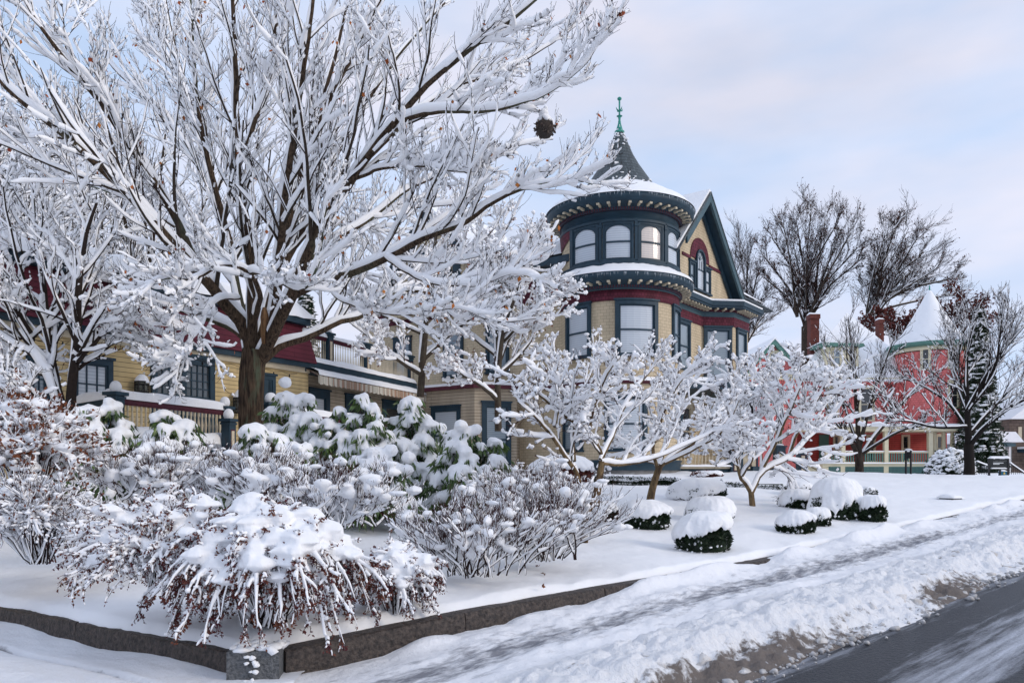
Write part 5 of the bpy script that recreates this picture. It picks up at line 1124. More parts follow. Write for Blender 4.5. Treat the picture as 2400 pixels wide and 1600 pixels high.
# great bare trees behind the pink house and further trees
g_bg = 'bare trees rising behind the pink house'
SEED = mat('dark_brown_seed', (.12, .055, .04), .9)
def fan_tree(label, Y, fork, tips, trunk, seed, base, L1=3.6, L2=2.2, L3=1.1, r=.21, nleaf=1500, lm=SEED, n1=11, n2=8, n3=5, leafs=.2, lean=0):
    rg = np.random.default_rng(seed); st = []
    for k, (x, y) in enumerate(tips):
        d = rg.uniform(-4, 4); fx, fy = fork[k % len(fork)]; mx_, my_ = (fx * .55 + x * .45 - (x - fx) * .12, fy * .5 + y * .5)
        st.append(([(fx, fy, 0), (fx * .8 + mx_ * .2 + rg.normal() * 3, fy * .75 + my_ * .25, d * .2), (mx_ + rg.normal() * 4, my_, d * .5), (x * .75 + mx_ * .25, y * .75 + my_ * .25, d * .8), (x, y, d)], r * rg.uniform(.6, 1), .04))
    return small_tree('bare_tree', label, 'tree', st, Y, seed, n1, L1, n2, L2, n3, L3, ang=24, up=.12, lift=.04, sc=.30, g3=1.0, c0=.035, mw=BARK, mt=TWIG, rmin=.019, gap=.72, group=g_bg, leafm=lm, nleaf=nleaf, leafs=leafs, base=base, trunk=trunk)
fan_tree('tall bare tree with clinging dark brown leaves rising behind the brick chimney', 88, [(1886, 770), (1905, 735), (1868, 742), (1888, 800)],
    [(1790, 600), (1810, 560), (1838, 530), (1868, 512), (1900, 500), (1935, 505), (1965, 520), (1995, 545), (2010, 580), (2015, 610), (1790, 650), (1860, 570), (1920, 560), (1960, 570)],
    ([(1888, 1120, 0), (1888, 900, 0), (1886, 765, 0)], [.6, .5, .36]), 61, (33.5, 88, -.5), nleaf=3400)
fan_tree('tall bare windswept tree rising between the two pink roofs', 84, [(2034, 745), (2056, 700), (2034, 780), (2075, 705)],
    [(2075, 540), (2100, 530), (2130, 535), (2150, 560), (2165, 590), (2150, 630), (2200, 625), (2235, 650), (2225, 690), (2180, 665), (2065, 600), (2040, 640), (2110, 600)],
    ([(2030, 1120, 0), (2028, 900, 0), (2034, 742, 0)], [.55, .46, .34]), 62, (38.8, 84, -.5), nleaf=2200)
fan_tree('hazy bare tree just right of the gable of the turreted house', 95, [(1742, 780), (1752, 800)], [(1718, 610), (1735, 590), (1755, 600), (1775, 640), (1800, 690), (1830, 730), (1720, 680), (1790, 740)],
    ([(1740, 1120, 0), (1740, 900, 0), (1744, 775, 0)], [.5, .4, .26]), 63, (28.8, 95, -.5), nleaf=60, r=.22)
small_tree('copper_beech', 'rust brown leafed tree glimpsed between the pink roof and the cone roof', 'tree',
    [([(2100, 860, 0), (2100, 800, 0), (2080, 770, 1), (2060, 760, 2)], .2, .05), ([(2105, 860, 0), (2115, 790, 0), (2140, 770, -1), (2170, 760, -2)], .2, .05), ([(2110, 860, 0), (2180, 800, 0), (2230, 770, -1), (2260, 750, -2)], .2, .05)],
    75, 64, 12, 3.4, 6, 1.8, 5, .9, ang=40, up=.1, c0=.04, mw=BARK, mt=TWIG, rmin=.02, leafm=mat('copper_leaf', (.16, .035, .022), .9, col2=(.07, .02, .02), nscale=2), nleaf=9000, leafs=.26, gap=.6, base=(37.5, 75, -.5))
# thicket of snowy trees far behind at the left
for i, (x, Y, sd_, lab) in enumerate(((90, 27, 71, 'snowy tree crown behind the left edge of the mansard roof'), (330, 29, 72, 'snowy tree crown behind the roof of the clapboard wing'), (-60, 20, 73, 'snowy tree partly cut by the left edge above the wing roof'))):
    st_ = []
    for k, (dx, dy) in enumerate(((-150, -420), (-60, -520), (60, -560), (160, -400), (-220, -280), (210, -250))):
        st_.append(([(x, 860, 0), (x + dx * .25, 860 + dy * .35, k - 2), (x + dx * .7, 860 + dy * .75, (k - 2) * 1.2), (x + dx, 860 + dy, (k - 2) * 1.4)], .14, .03))
    small_tree('snowy_tree', lab, 'tree', st_, Y, sd_, 12, 3.0, 7, 1.4, 4, .6, ang=36, up=.1, g3=.8, c0=.042, mw=BARK, mt=TWIG, group='snowy trees behind the wing', base=stand(x, Y), rmin=.011)

# ================================================================== CLIPPED EVERGREEN BUSHES UNDER DOMES OF SNOW
def dome_bush(pxx, base_y, wpx, hpx, name, label, cat, group, seed, body=.42, depth=.85, leafm=GREEN, Y=None, droop=.35, lumps=.06, tilt=0.0):
    b = ground_at(pxx, base_y) if Y is None else stand(pxx, Y); Yb = b[1]; rx = wpx / 2 / F * Yb; h = hpx / F * Yb; ry = rx * depth; b = b + np.array([0, ry * .6, 0]); b[2] = (HOR - base_y) / F * Yb
    rx *= b[1] / Yb; h *= b[1] / Yb; b[0] = (pxx - 1200) / F * b[1]; b[2] = (HOR - base_y) / F * (b[1] - ry * .6) - .01
    t = thing(name, label, cat, b, group); rg = np.random.default_rng(seed)
    # leafy body
    K = int(3600 * min(1.2, max(.25, rx / .5))); th = rg.random(K) * 6.283; cz = rg.random(K) ** .8; zz = cz * h * .72
    prof = (.80 + .12 * np.sin(np.clip(cz * 2.2, 0, 1.57))) * np.sqrt(np.clip(1.02 - cz ** 4, 0.02, 1)); wv = 1 + .05 * np.sin(th * 5 + seed) + .04 * rg.normal(size=K)
    P = np.stack([b[0] + rx * prof * wv * np.cos(th), b[1] + ry * prof * wv * np.sin(th), b[2] + zz], -1); out_ = np.stack([np.cos(th), np.sin(th), .35 + 0 * th], -1)
    s_ = .042 * max(.8, min(2.0, Yb / 11)); V, Fc = leaves(P, out_ + .8 * rg.normal(size=(K, 3)), rg.normal(size=(K, 3)), rg.uniform(.6, 1.3, K) * s_, rg.uniform(.4, .8, K) * s_); raw(V, Fc, 'foliage', leafm, t)
    nb = MB(); nb.lathe(b, [(.1, -.1)] + [(1, 1)] * 0 + [((.74 + .10 * q) * (1 - q ** 5 * .5), q * h * .66) for q in np.linspace(0, 1, 7)] + [(0, h * .72)], 20)
    Vc = np.array([tuple(v) for v in nb.v]); Vc[:, 0] = b[0] + (Vc[:, 0] - b[0]) * rx; Vc[:, 1] = b[1] + (Vc[:, 1] - b[1]) * ry; nb.v = [Vector(v) for v in Vc]; nb.build('inner_leaves', leafm, t)
    # snow dome with an irregular skirt
    nu, nv = 112, 22; th = np.arange(nu) * 2 * np.pi / nu; q = np.linspace(0, 1, nv)
    TH_, Q = np.meshgrid(th, q, indexing='ij'); cx, cy = np.cos(TH_), np.sin(TH_)
    low = body + .16 * fbm(TH_ * 1.6 + seed, TH_ * 0, 3, seed) + .11 * (vn(cx * 7 + seed, cy * 7, seed + 2) - .5) + .12 * (vn(cx * 15 + seed, cy * 15, seed + 4) - .4)
    low = np.clip(low - .17 * np.cos(TH_ - 2.6), .05, .9); ang = Q * np.pi * .5
    rad = np.sin(ang) ** .80 * (1 - 0.00 * Q); z = low + (1 - low) * np.cos(ang) ** .85
    under = sst(.93, 1, Q); rad = rad * (1.06 - .10 * under)
    nz = 1 + lumps * fbm(cx * Q * 2.4 + seed, cy * Q * 2.4, 4, seed + 7) + .025 * fbm(TH_ * 9, Q * 3, 2, seed + 5) * Q
    X = b[0] + rx * rad * cx * nz; Y_ = b[1] + ry * rad * cy * nz; Z = b[2] + h * (z * (1 + lumps * .6 * fbm(cx * Q * 2 + 3, cy * Q * 2 + seed, 3, seed + 9)) + tilt * cx * rad)
    V = np.stack([X, Y_, Z], -1).reshape(-1, 3); i = np.arange(nu)[:, None] * nv + np.arange(nv - 1)[None]; i2 = (i + nv) % (nu * nv)
    raw(V, np.stack([i, i + 1, i2 + 1, i2], -1).reshape(-1, 4), 'snow_cap', SNOW, t, True)
    K = int(34 * rx / .4); th = rg.random(K) * 6.283; zq = rg.random(K) * body; V, Fc = blobs(np.stack([b[0] + rx * .90 * np.cos(th), b[1] + ry * .90 * np.sin(th), b[2] + zq * h], -1), rg.uniform(.010, .026, (K, 3)) * Yb / 11, rg, .3); raw(V, Fc, 'snow_flecks', SNOW, t, True, 3)
    return t
gb = 'clipped evergreen bushes under domes of snow on the front lawn'
for i, (x, yb, wp, hp, lab, bd, tl) in enumerate([
    (1650, 1293, 134, 92, 'clipped evergreen bush with the most bare green, nearest of its cluster to the kerb', .50, 0),
    (1512, 1240, 116, 70, 'clipped bush under a flat snow dome just in front of a dogwood trunk', .40, 0),
    (1412, 1222, 70, 52, 'clipped bush half hidden by the twigs of the bare shrub', .40, 0),
    (1662, 1225, 112, 64, 'snow domed bush in the middle of the front cluster of three', .22, 0),
    (1634, 1172, 134, 54, 'widest and farthest snow dome of the front cluster of three', .16, 0),
    (1864, 1249, 88, 54, 'small round snow topped bush nearest the kerb in the right group', .38, 0),
    (1915, 1232, 60, 46, 'small snow topped bush tucked behind the nearest round one in the right group', .34, 0),
    (1870, 1190, 86, 46, 'snow topped bush above the two smallest ones in the right group', .34, 0),
    (1873, 1160, 66, 34, 'low snow dome at the back of the right group', .10, 0),
    (1958, 1216, 124, 94, 'tall steep snow mound with dark gaps in its side in the right group', .26, .06),
    (2046, 1222, 58, 66, 'upright dark bush at the right end of the right group', .52, 0),
    (2032, 1165, 40, 28, 'small snow mound peeping out behind the tall steep one', .2, 0)]):
    dome_bush(x, yb, wp, hp, 'evergreen_bush', lab, 'bush', gb, 100 + i, bd - .06, tilt=tl, lumps=.13 if i != 9 else .24)
dome_bush(1310, 1128, 155, 62, 'rounded_bush', 'broad lumpy snow covered bush with dark red twigs against the house wall', 'bush', None, 140, .30, .6, REDLEAF, 17.5, lumps=.14)
dome_bush(1655, 1122, 70, 22, 'weeping_bush', 'small snowy weeping bush before the blue porch skirt', 'bush', None, 141, .3, .7, REDLEAF, 22.5, lumps=.25)
def hedge(x0, y0, x1, y1, Ya, Yb, hpx, label, seed):
    a = np.array(px(x0, y0, Ya)); c = np.array(px(x1, y1, Yb)); n = int(np.linalg.norm(c - a) / .06); t = thing('low_hedge', label, 'hedge', a, 'low clipped hedges along the foot of the house'); rg = np.random.default_rng(seed)
    h = hpx / F * Ya; wv = h * .75; K = n * 34; u = rg.random(K); th = rg.random(K) * 1.9 + 2.7; P = a + (c - a) * u[:, None]; P = P + np.stack([0 * u, np.cos(th) * 0 - wv * (.75 + .15 * rg.random(K)), h * rg.random(K) * .72], -1)
    V, Fc = leaves(P, rg.normal(size=(K, 3)) + np.array([0, -1, .3]), rg.normal(size=(K, 3)), rg.uniform(.04, .08, K), rg.uniform(.025, .05, K)); raw(V, Fc, 'foliage', GREEN, t)
    m_ = 12; i = np.arange(n + 1)[:, None]; ang = np.linspace(-.35, np.pi + .1, m_)[None]; u = i / n; cx = np.cos(ang); 
    low = .46 + .30 * fbm(u * n * .12, u * 0, 3, seed) + .25 * (vn(i * .55, i * 0., seed) - .5)
    zz = np.where(np.sin(ang) > 0.2, np.sin(ang), low * (np.sin(ang) > -9)); zz = np.maximum(np.sin(ang), 0) * (1 - low) + low
    zz[:, 0] = (low - .12)[:, 0]; rr = -cx * 1.02
    X = a[0] + (c[0] - a[0]) * u + 0 * ang; Y = a[1] + (c[1] - a[1]) * u + wv * -np.cos(ang) * (1 + .12 * fbm(u * n * .3, ang * 2, 3, seed)); Z = a[2] + (c[2] - a[2]) * u + h * zz * (1 + .10 * fbm(u * n * .2, ang, 3, seed + 1))
    V = np.stack([X, Y, Z], -1).reshape(-1, 3); i = np.arange(n)[:, None] * m_ + np.arange(m_ - 1)[None]; raw(V, np.stack([i, i + m_, i + m_ + 1, i + 1], -1).reshape(-1, 4), 'snow_cap', SNOW, t, True)
    nb = MB(); nb.gbox(plane_map(a, (c - a), ((c - a)[1], -(c - a)[0])), 0, float(np.linalg.norm((c - a)[:2])), a[2], a[2] + h * .6, -wv * .6, wv * .6); nb.build('inner_leaves', GREEN, t)
hedge(1395, 1131, 1590, 1137, 20.5, 19.5, 22, 'low snow topped hedge before the round foot of the turret', 5)
hedge(1690, 1148, 1835, 1160, 19.0, 18.4, 26, 'low snow topped hedge behind the forked dogwood', 6)

# ================================================================== RHODODENDRONS
def rhodo(label, cx, top, bot, wpx, Y, nheads, seed, hs=.205, depth=.7):
    nheads = int(nheads * 1.5); top += 22; rg = np.random.default_rng(seed); c = np.array(px(cx, bot, Y)); rx = wpx / 2 / F * Y; H = (bot - top) / F * Y; ry = rx * depth
    t = thing('rhododendron', label, 'rhododendron', c, 'rhododendrons bowed down under snow'); P, nrm = [], []
    k = 0
    while len(P) < nheads and k < 9000:
        k += 1; th = -math.pi * rg.random() if rg.random() < .85 else math.pi * rg.random(); el = math.asin(rg.random() ** .9) * .98 + .02
        d = np.array([math.cos(th) * math.cos(el), math.sin(th) * math.cos(el), math.sin(el)]); q = .80 + .24 * rg.random()
        p = c + d * np.array([rx, ry, H]) * q * (1 + .10 * math.sin(3 * th + seed) ); p[2] += .02
        if all(np.linalg.norm((p - o) * np.array([1, .8, 1.25])) > hs * 1.34 for o in P): P.append(p); nrm.append(d)
    P = np.array(P); nrm = np.array(nrm); n = len(P); S = hs * rg.uniform(.62, 1.2, n)
    # snow: cap and drooping fingers, fused by a remesh
    bl, bs = [P + np.array([0, 0, .02])], [np.stack([S * .98, S * .92, S * .55], -1)]
    for j in range(5):
        a = rg.random(n) * 6.28; dr = np.stack([np.cos(a), np.sin(a), 0 * a], -1) + nrm * np.array([.8, .8, 0]); dr = unit(dr)
        for q, z, r in ((.66, -.10, .36), (.92, -.36, .19), (1.02, -.58, .10)):
            bl.append(P + dr * (S * q)[:, None] + np.array([0, 0, 1]) * (S * z)[:, None]); bs.append(np.stack([S * r, S * r, S * r * 1.25], -1))
    for j in range(2): bl.append(P + rg.normal(size=(n, 3)) * S[:, None] * .5); bs.append(np.stack([S * .55, S * .55, S * .45], -1))
    V, Fc = blobs(np.concatenate(bl), np.concatenate(bs), rg, .10); o = raw(V, Fc, 'snow_clumps', SNOW, t, True, 3)
    m = o.modifiers.new('r', 'REMESH'); m.mode = 'VOXEL'; m.voxel_size = .024 * Y / 12; m.use_smooth_shade = True; m2 = o.modifiers.new('s', 'SMOOTH'); m2.iterations = 3; m2.factor = .6
    tx = bpy.data.textures.new('lump', 'CLOUDS'); tx.noise_scale = .11; m3 = o.modifiers.new('d', 'DISPLACE'); m3.texture = tx; m3.strength = .035; m3.mid_level = .5
    # leaves hanging in whorls below every cap
    K = n * 52; ii = np.repeat(np.arange(n), 52); a = rg.random(K) * 6.28; dr = np.stack([np.cos(a), np.sin(a), 0 * a], -1) * .8 + nrm[ii] * .5
    Q = P[ii] + dr * (S[ii] * rg.uniform(.5, 1.05, K))[:, None] - np.array([0, 0, 1]) * (S[ii] * rg.uniform(.1, 1.0, K))[:, None]
    D = dr * .45 + np.array([0, 0, -1]) + .25 * rg.normal(size=(K, 3)); V, Fc = leaves(Q, D, rg.normal(size=(K, 3)), rg.uniform(.12, .20, K), rg.uniform(.030, .050, K)); raw(V, Fc, 'leaves', RHODO, t)
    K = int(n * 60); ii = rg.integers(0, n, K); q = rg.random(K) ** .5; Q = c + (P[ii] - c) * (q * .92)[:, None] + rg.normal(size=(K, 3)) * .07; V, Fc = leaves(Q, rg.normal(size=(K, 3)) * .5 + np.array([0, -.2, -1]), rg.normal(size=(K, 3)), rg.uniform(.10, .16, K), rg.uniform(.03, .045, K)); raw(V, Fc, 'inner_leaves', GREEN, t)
    B = []; 
    for p in P: B.append(catmull([c + rg.normal(size=3) * np.array([.15, .1, 0]), c + (p - c) * .5 + rg.normal(size=3) * .08 - np.array([0, 0, .05]), p - np.array([0, 0, .08])], [.02, .014, .008], 7))
    V, Fc = tubes(np.array([b[0] for b in B]), np.array([b[1] for b in B]), 5); raw(V, Fc, 'stems', BARKG, t, True)
rhodo('snowy rhododendron in front of the left half of the terrace fence', 230, 950, 1135, 200, 11.6, 30, 201)
rhodo('snowy rhododendron in front of the right half of the terrace fence, left of the trunk', 395, 965, 1120, 150, 11.8, 22, 202)
rhodo('broad snowy rhododendron spreading low around the foot of the big trunk', 620, 1005, 1190, 190, 11.2, 32, 203)
rhodo('upright snowy rhododendron directly right of the big trunk', 690, 925, 1110, 150, 13.0, 26, 204)
rhodo('tall snowy rhododendron with drooping leaves below the striped awning', 835, 932, 1150, 175, 12.4, 34, 205)
rhodo('low snowy rhododendron with leaves hanging nearly to the ground', 880, 1040, 1190, 150, 11.3, 22, 206)
rhodo('snowy rhododendron left of the blind covered house window', 965, 945, 1150, 120, 12.8, 24, 207)
rhodo('rightmost snowy rhododendron, its leaves hanging before the house corner', 1105, 1000, 1185, 180, 11.9, 36, 208)

# ================================================================== BARE TWIGGY SHRUBS
def shrub(name, label, cat, cx, by, wpx, hpx, Y, seed, nst, n1, n2, up=.5, lift=.04, bow=0.0, c0=.012, c1=.7, rs=.008, mw=TWIG, mt=TWIGR, tuft=0, tuft_s=.04, leafm=None, nleaf=0, leafs=.03, spread=1.0, group=None, gap=.3, L2=.4, lean=(0, 0), dome=False, clump=0, clump_s=.1, arms=None):
    rg = np.random.default_rng(seed); c = np.array(px(cx, by, Y)); H = hpx / F * Y; W = wpx / 2 / F * Y; t = thing(name, label, cat, c, group)
    P = np.zeros((nst, 14, 3)); az = rg.random(nst) * 6.283; rr = np.sqrt(rg.random(nst)) * spread; end = np.stack([np.cos(az) * rr * W + lean[0], np.sin(az) * rr * W * .7 + lean[1], H * (1 - .45 * rr ** 2) * rg.uniform(.75, 1.05, nst)], -1)
    q = np.linspace(0, 1, 14)[None, :, None]; b = c + rg.normal(size=(nst, 1, 3)) * (np.array([.07, .05, 0.0]) if bow else np.array([W * .28, W * .22, 0.0]))
    if bow:   # arching over and hanging down
        hx = end[:, None, :2] * (q ** .9); pk = rg.uniform(.45, .65, (nst, 1, 1)); zz = end[:, None, 2:] * (1 - ((q - pk) / pk) ** 2 * np.where(q < pk, 1, bow * rr[:, None, None]))
        P[..., :2] = b[..., :2] + hx; P[..., 2:] = b[..., 2:] + np.maximum(zz, .03)
    else:
        P[..., :2] = b[..., :2] + end[:, None, :2] * q ** 1.15; P[..., 2:] = b[..., 2:] + end[:, None, 2:] * q ** .92
    P += np.cumsum(rg.normal(size=P.shape) * .007, 1); R = rs * np.linspace(1, .4, 14)[None] * rg.uniform(.7, 1.3, (nst, 1))
    b1, r1, l1 = grow(P, R, n1, rg, L2, 30, up=up, lift=lift, n=7, ratio=.6, tlo=.25, wob=.10, rmin=.0042)
    b2, r2, l2 = grow(b1, r1, n2, rg, L2 * .5, 32, up=up, lift=lift, n=5, ratio=.7, tlo=.2, wob=.12, rmin=.0034)
    raw(*tubes(P, R, 6), 'stems', mw, t, True); bk = Bulk(); bk.add(*tubes(b1, r1, 4)); bk.add(*tubes(b2, r2, 3)); bk.build('twigs', mt, t, False)
    sn = Bulk(); sn.add(*snow_on(P, R, rg, c0 * 1.3, c1, gap * .4, k=6, steep=.12)); sn.add(*snow_on(b1, r1, rg, c0 * (1 if bow else 1.5), c1, gap if bow else .5, k=5, steep=.1)); sn.add(*snow_on(b2, r2, rg, c0 * .9, c1, .55 if bow else .86, k=4, steep=.1)); sn.build('snow', SNOWT, t)
    allp = np.concatenate([P[:, 3:].reshape(-1, 3), b1[:, 1:].reshape(-1, 3)])
    if tuft:
        Q = allp[rg.integers(0, len(allp), tuft)]; V, Fc = blobs(Q + np.array([0, 0, tuft_s * .3]), tuft_s * rg.uniform(.5, 1.4, (tuft, 3)) * np.array([1.15, 1, .7]), rg, .25); raw(V, Fc, 'snow_tufts', SNOWT, t, True, 3)
    if clump:
        top = P[:, 5:10].reshape(-1, 3) if bow else allp; Q = top[rg.integers(0, len(top), clump)]; V, Fc = blobs(Q + np.array([0, 0, clump_s * .35]), clump_s * rg.uniform(.5, 1.3, (clump, 3)) * np.array([1.3, 1.1, .62]), rg, .2); o = raw(V, Fc, 'snow_clumps', SNOW, t, True, 3)
        m = o.modifiers.new('r', 'REMESH'); m.mode = 'VOXEL'; m.voxel_size = .016 * Y / 7; m.use_smooth_shade = True; o.modifiers.new('s', 'SMOOTH').iterations = 3
    if leafm:
        lp = np.concatenate([P[:, 8:].reshape(-1, 3), b1[:, 2:].reshape(-1, 3), b2[:, 1:].reshape(-1, 3)]) if bow else np.concatenate([b1.reshape(-1, 3), b2.reshape(-1, 3)])
        Q = lp[rg.integers(0, len(lp), nleaf)] + rg.normal(size=(nleaf, 3)) * .006 - np.array([0, 0, .008]); V, Fc = leaves(Q, rg.normal(size=(nleaf, 3)) + np.array([0, 0, -.8]), rg.normal(size=(nleaf, 3)), rg.uniform(.6, 1.3, nleaf) * leafs, rg.uniform(.4, .8, nleaf) * leafs); raw(V, Fc, 'leaves', leafm, t)
    return t
g_ba = 'bare twiggy shrubs with snow in their forks'
shrub('bare_shrub', 'bare dark twigged shrub right of the weeping barberries, left of its twin', 'shrub', 1115, 1345, 330, 190, 7.9, 301, 54, 8, 3, up=.45, tuft=0, tuft_s=.030, group=g_ba, c0=.0075, L2=.42, spread=1.05, clump=90, clump_s=.075, rs=.0085)
shrub('bare_shrub', 'bare dark twigged shrub hiding the stem of the leaning dogwood', 'shrub', 1255, 1310, 330, 190, 8.9, 302, 58, 8, 3, up=.40, tuft=0, tuft_s=.032, group=g_ba, c0=.0080, L2=.46, spread=1.05, clump=100, clump_s=.08, rs=.009, lean=(.1, 0))
shrub('bare_shrub', 'low bare shrub with upright red twigs in front of the rightmost rhododendron', 'shrub', 1245, 1215, 260, 110, 10.6, 303, 46, 8, 3, up=.5, tuft=500, tuft_s=.03, group=g_ba, c0=.011, L2=.42, clump=120, clump_s=.06)
shrub('bare_shrub', 'low bare shrub below the leaves of the low rhododendron', 'shrub', 790, 1235, 300, 130, 8.7, 304, 56, 8, 4, up=.45, tuft=60, tuft_s=.032, group=g_ba, c0=.011, L2=.42, clump=110, clump_s=.085)
shrub('bare_shrub', 'low bare shrub in front of the foot of the big trunk', 'shrub', 610, 1195, 260, 125, 9.3, 305, 50, 8, 4, up=.5, tuft=60, tuft_s=.034, group=g_ba, c0=.012, L2=.42, clump=110, clump_s=.085)
shrub('bare_shrub', 'low bare shrub in front of the left rhododendrons', 'shrub', 340, 1180, 260, 120, 9.2, 306, 50, 8, 4, up=.5, tuft=60, tuft_s=.034, group=g_ba, c0=.012, L2=.42, clump=110, clump_s=.085)
shrub('bare_shrub', 'thin bare shrub with upright twigs between the fence end and the big trunk', 'shrub', 480, 1170, 170, 110, 9.6, 307, 34, 7, 3, up=.6, tuft=300, tuft_s=.03, group=g_ba, c0=.010, L2=.42)
shrub('brown_leaved_shrub', 'tall shrub full of rusty brown leaves at the left edge', 'shrub', 60, 1200, 300, 250, 8.6, 308, 60, 9, 4, up=.35, tuft=800, tuft_s=.045, c0=.012, L2=.42, leafm=BROWNL, nleaf=5200, leafs=.05, clump=380, clump_s=.10, bow=.4)
shrub('brown_leaved_shrub', 'grey twigged shrub sloping down at the left edge above the driveway', 'shrub', 95, 1325, 330, 170, 7.8, 309, 70, 9, 4, up=.2, tuft=900, tuft_s=.03, c0=.012, L2=.42, leafm=BROWNL, nleaf=700, leafs=.04, bow=.35, clump=200, clump_s=.05)
g_be = 'weeping barberries bowed over by snow beside the driveway'
shrub('weeping_barberry', 'spreading barberry with long low arching stems, left of the largest one', 'shrub', 400, 1385, 480, 205, 6.6, 311, 84, 7, 3, up=.05, lift=-.04, bow=.75, c0=.012, c1=.9, tuft=700, tuft_s=.022, leafm=REDLEAF, nleaf=9000, leafs=.027, L2=.30, group=g_be, clump=420, clump_s=.085, rs=.006, gap=.2)
shrub('weeping_barberry', 'largest weeping barberry with dark red leaves behind the grey corner stone', 'shrub', 625, 1470, 560, 275, 6.25, 312, 150, 8, 3, up=-.15, lift=-.10, bow=.95, c0=.0125, c1=.9, tuft=900, tuft_s=.022, leafm=REDLEAF, nleaf=42000, leafs=.028, L2=.27, group=g_be, clump=620, clump_s=.105, rs=.007, gap=.15)
shrub('weeping_barberry', 'smaller weeping barberry at the right of the largest one', 'shrub', 930, 1440, 200, 150, 6.9, 313, 54, 7, 3, up=-.15, lift=-.10, bow=.9, c0=.016, c1=.9, tuft=500, tuft_s=.022, leafm=REDLEAF, nleaf=9000, leafs=.025, L2=.22, group=g_be, clump=200, clump_s=.085, rs=.006, gap=.15)
# a few leaves dropped on the snow
for i, (x, y, lab) in enumerate(((1270, 1390, 'curled brown leaf on the snow left of the small orange stump'), (1262, 1330, 'brown leaf lying on the snow under the bare shrub'), (1275, 1348, 'lone brown oak leaf on the snow beside the dogwood foot'))):
    g = ground_at(x, y) + np.array([0, 0, .02]); rg = np.random.default_rng(i); V, Fc = leaves(np.repeat(g[None], 3, 0), rg.normal(size=(3, 3)) * np.array([1, 1, .3]), rg.normal(size=(3, 3)), .05, .03); tag(raw(V, Fc, 'fallen_leaf', BROWNL), lab, 'leaf', 'leaves on the snow')

# ================================================================== PINK HOUSE
YP = 58.0
pink = thing('pink_house', 'pink shingled Victorian house with a snow covered cone roof tower and cream porch', 'house', px(2000, 1115, YP))
def PP(x, y, dY=0.0): return Vector(px(x, y, YP + dY))
fp = plane_map((0, YP), (1, 0), (0, -1)); ux = lambda x: (x - 1200) / F * YP; uz = lambda y: (HOR - y) / F * YP
mb = MB(); mb.gbox(fp, ux(1860), ux(2180), uz(1015), uz(888), -8, 0); mb.build('upper_wall', PINK, pink)
mb = MB(); mb.gbox(fp, ux(1865), ux(2258), uz(1120), uz(1012), -8, -2.2); mb.build('lower_wall', RED, pink)
tx_, ty_ = ux(2182), YP + .2; rt = (2257 - 2108) / 2 / F * YP
fpt = cyl_map(tx_, ty_, rt, -math.pi / 2 - .02)
mb = MB(); mb.cyl = (tx_, ty_, rt); mb.lathe((tx_, ty_, 0), [(rt, uz(1013)), (rt, uz(830))], 40); mb.build('tower_wall', PINK, pink, True)
mb = MB(); mb.lathe((tx_, ty_, 0), [(rt, uz(828)), (rt + .1, uz(828)), (rt + .1, uz(819)), (rt, uz(819))], 40); mb.build('tower_frieze', PCREAM, pink, True)
mb = MB(); mb.lathe((tx_, ty_, 0), [(rt, uz(819)), (rt + .5, uz(817)), (rt + .55, uz(810)), (rt, uz(808))], 40); mb.build('tower_eave', PGREEN, pink, True)
zt0, zt1 = uz(812), uz(676); mb = MB(); mb.lathe((tx_, ty_, 0), [(rt + .50, zt0), (rt + .42, zt0 + .22), (rt * .80, zt0 + 1.0), (rt * .45, zt0 + 2.45), (.18, zt1 - .25), (0, zt1)], 40); mb.build('cone_roof_snow', SNOW, pink, True)
mb = MB(); mb.bar((tx_, ty_, zt1 - .1), (tx_, ty_, zt1 + .3), .07, 6, .03); mb.build('finial', COPPER, pink)
for u0, u1, z0, z1 in ((.05, 1.0, 872, 822), (-1.75, -1.05, 872, 822), (.05, 1.0, 960, 900)):
    window(fpt, u0, u1, uz(z0), uz(z1), pink, GLASSD, PCREAM, cas=.14, seg=2)
window(fp, ux(2012), ux(2050), uz(985), uz(905), pink, GLASSD, PCREAM, cas=.16); window(fp, ux(2112), ux(2150), uz(985), uz(905), pink, GLASSD, PCREAM, cas=.16); window(fp, ux(1935), ux(1965), uz(985), uz(905), pink, GLASSG, PCREAM, cas=.16)
mb = MB(); mb.gbox(fp, ux(1912), ux(2180), uz(893), uz(886), -.3, .35); mb.build('eave', PCREAM, pink)
# pyramid roof, all snow
ap = PP(1985, 732, 5); e = [PP(1858, 893, -.5), PP(2186, 893, -.5), PP(2186, 893, 10), PP(1858, 893, 10)]
for q in e[2:]: q.z = e[0].z
mb = MB(); hk = Vector((ap.x, ap.y, ap.z))
for i in range(4): mb.poly([e[i], e[(i + 1) % 4], hk])
mb.poly(e[::-1]); mb.build('pyramid_roof_snow', SNOW, pink)
# left gable
gx0, gx1, gxa = 1752, 1872, 1812; fgp = plane_map((0, YP - .8), (1, 0), (0, -1)); s8 = (YP - .8) / YP; gu = lambda x: ux(x) * s8; gz = lambda y: uz(y) * s8
mb = MB(); mb.prism([(gu(1755), gz(1115)), (gu(1868), gz(1115)), (gu(1868), gz(862)), (gu(1812), gz(800)), (gu(1755), gz(862))], fgp, -6, 0); mb.build('gable_wall', PINK, pink)
def prake(a, b, c, d, n0, n1, th, m, name): mb = MB(); mb.prism([(gu(a), gz(b) - th), (gu(c), gz(d) - th), (gu(c), gz(d)), (gu(a), gz(b))], fgp, n0, n1); mb.build(name, m, pink)
prake(1812, 797, 1885, 878, .0, .4, .38, PGREEN, 'rake_board'); prake(1739, 878, 1812, 797, .0, .4, .38, PGREEN, 'rake_board')
prake(1812, 791, 1889, 876, -6, .45, .16, SNOW, 'gable_roof_snow'); prake(1735, 876, 1812, 791, -6, .45, .16, SNOW, 'gable_roof_snow')
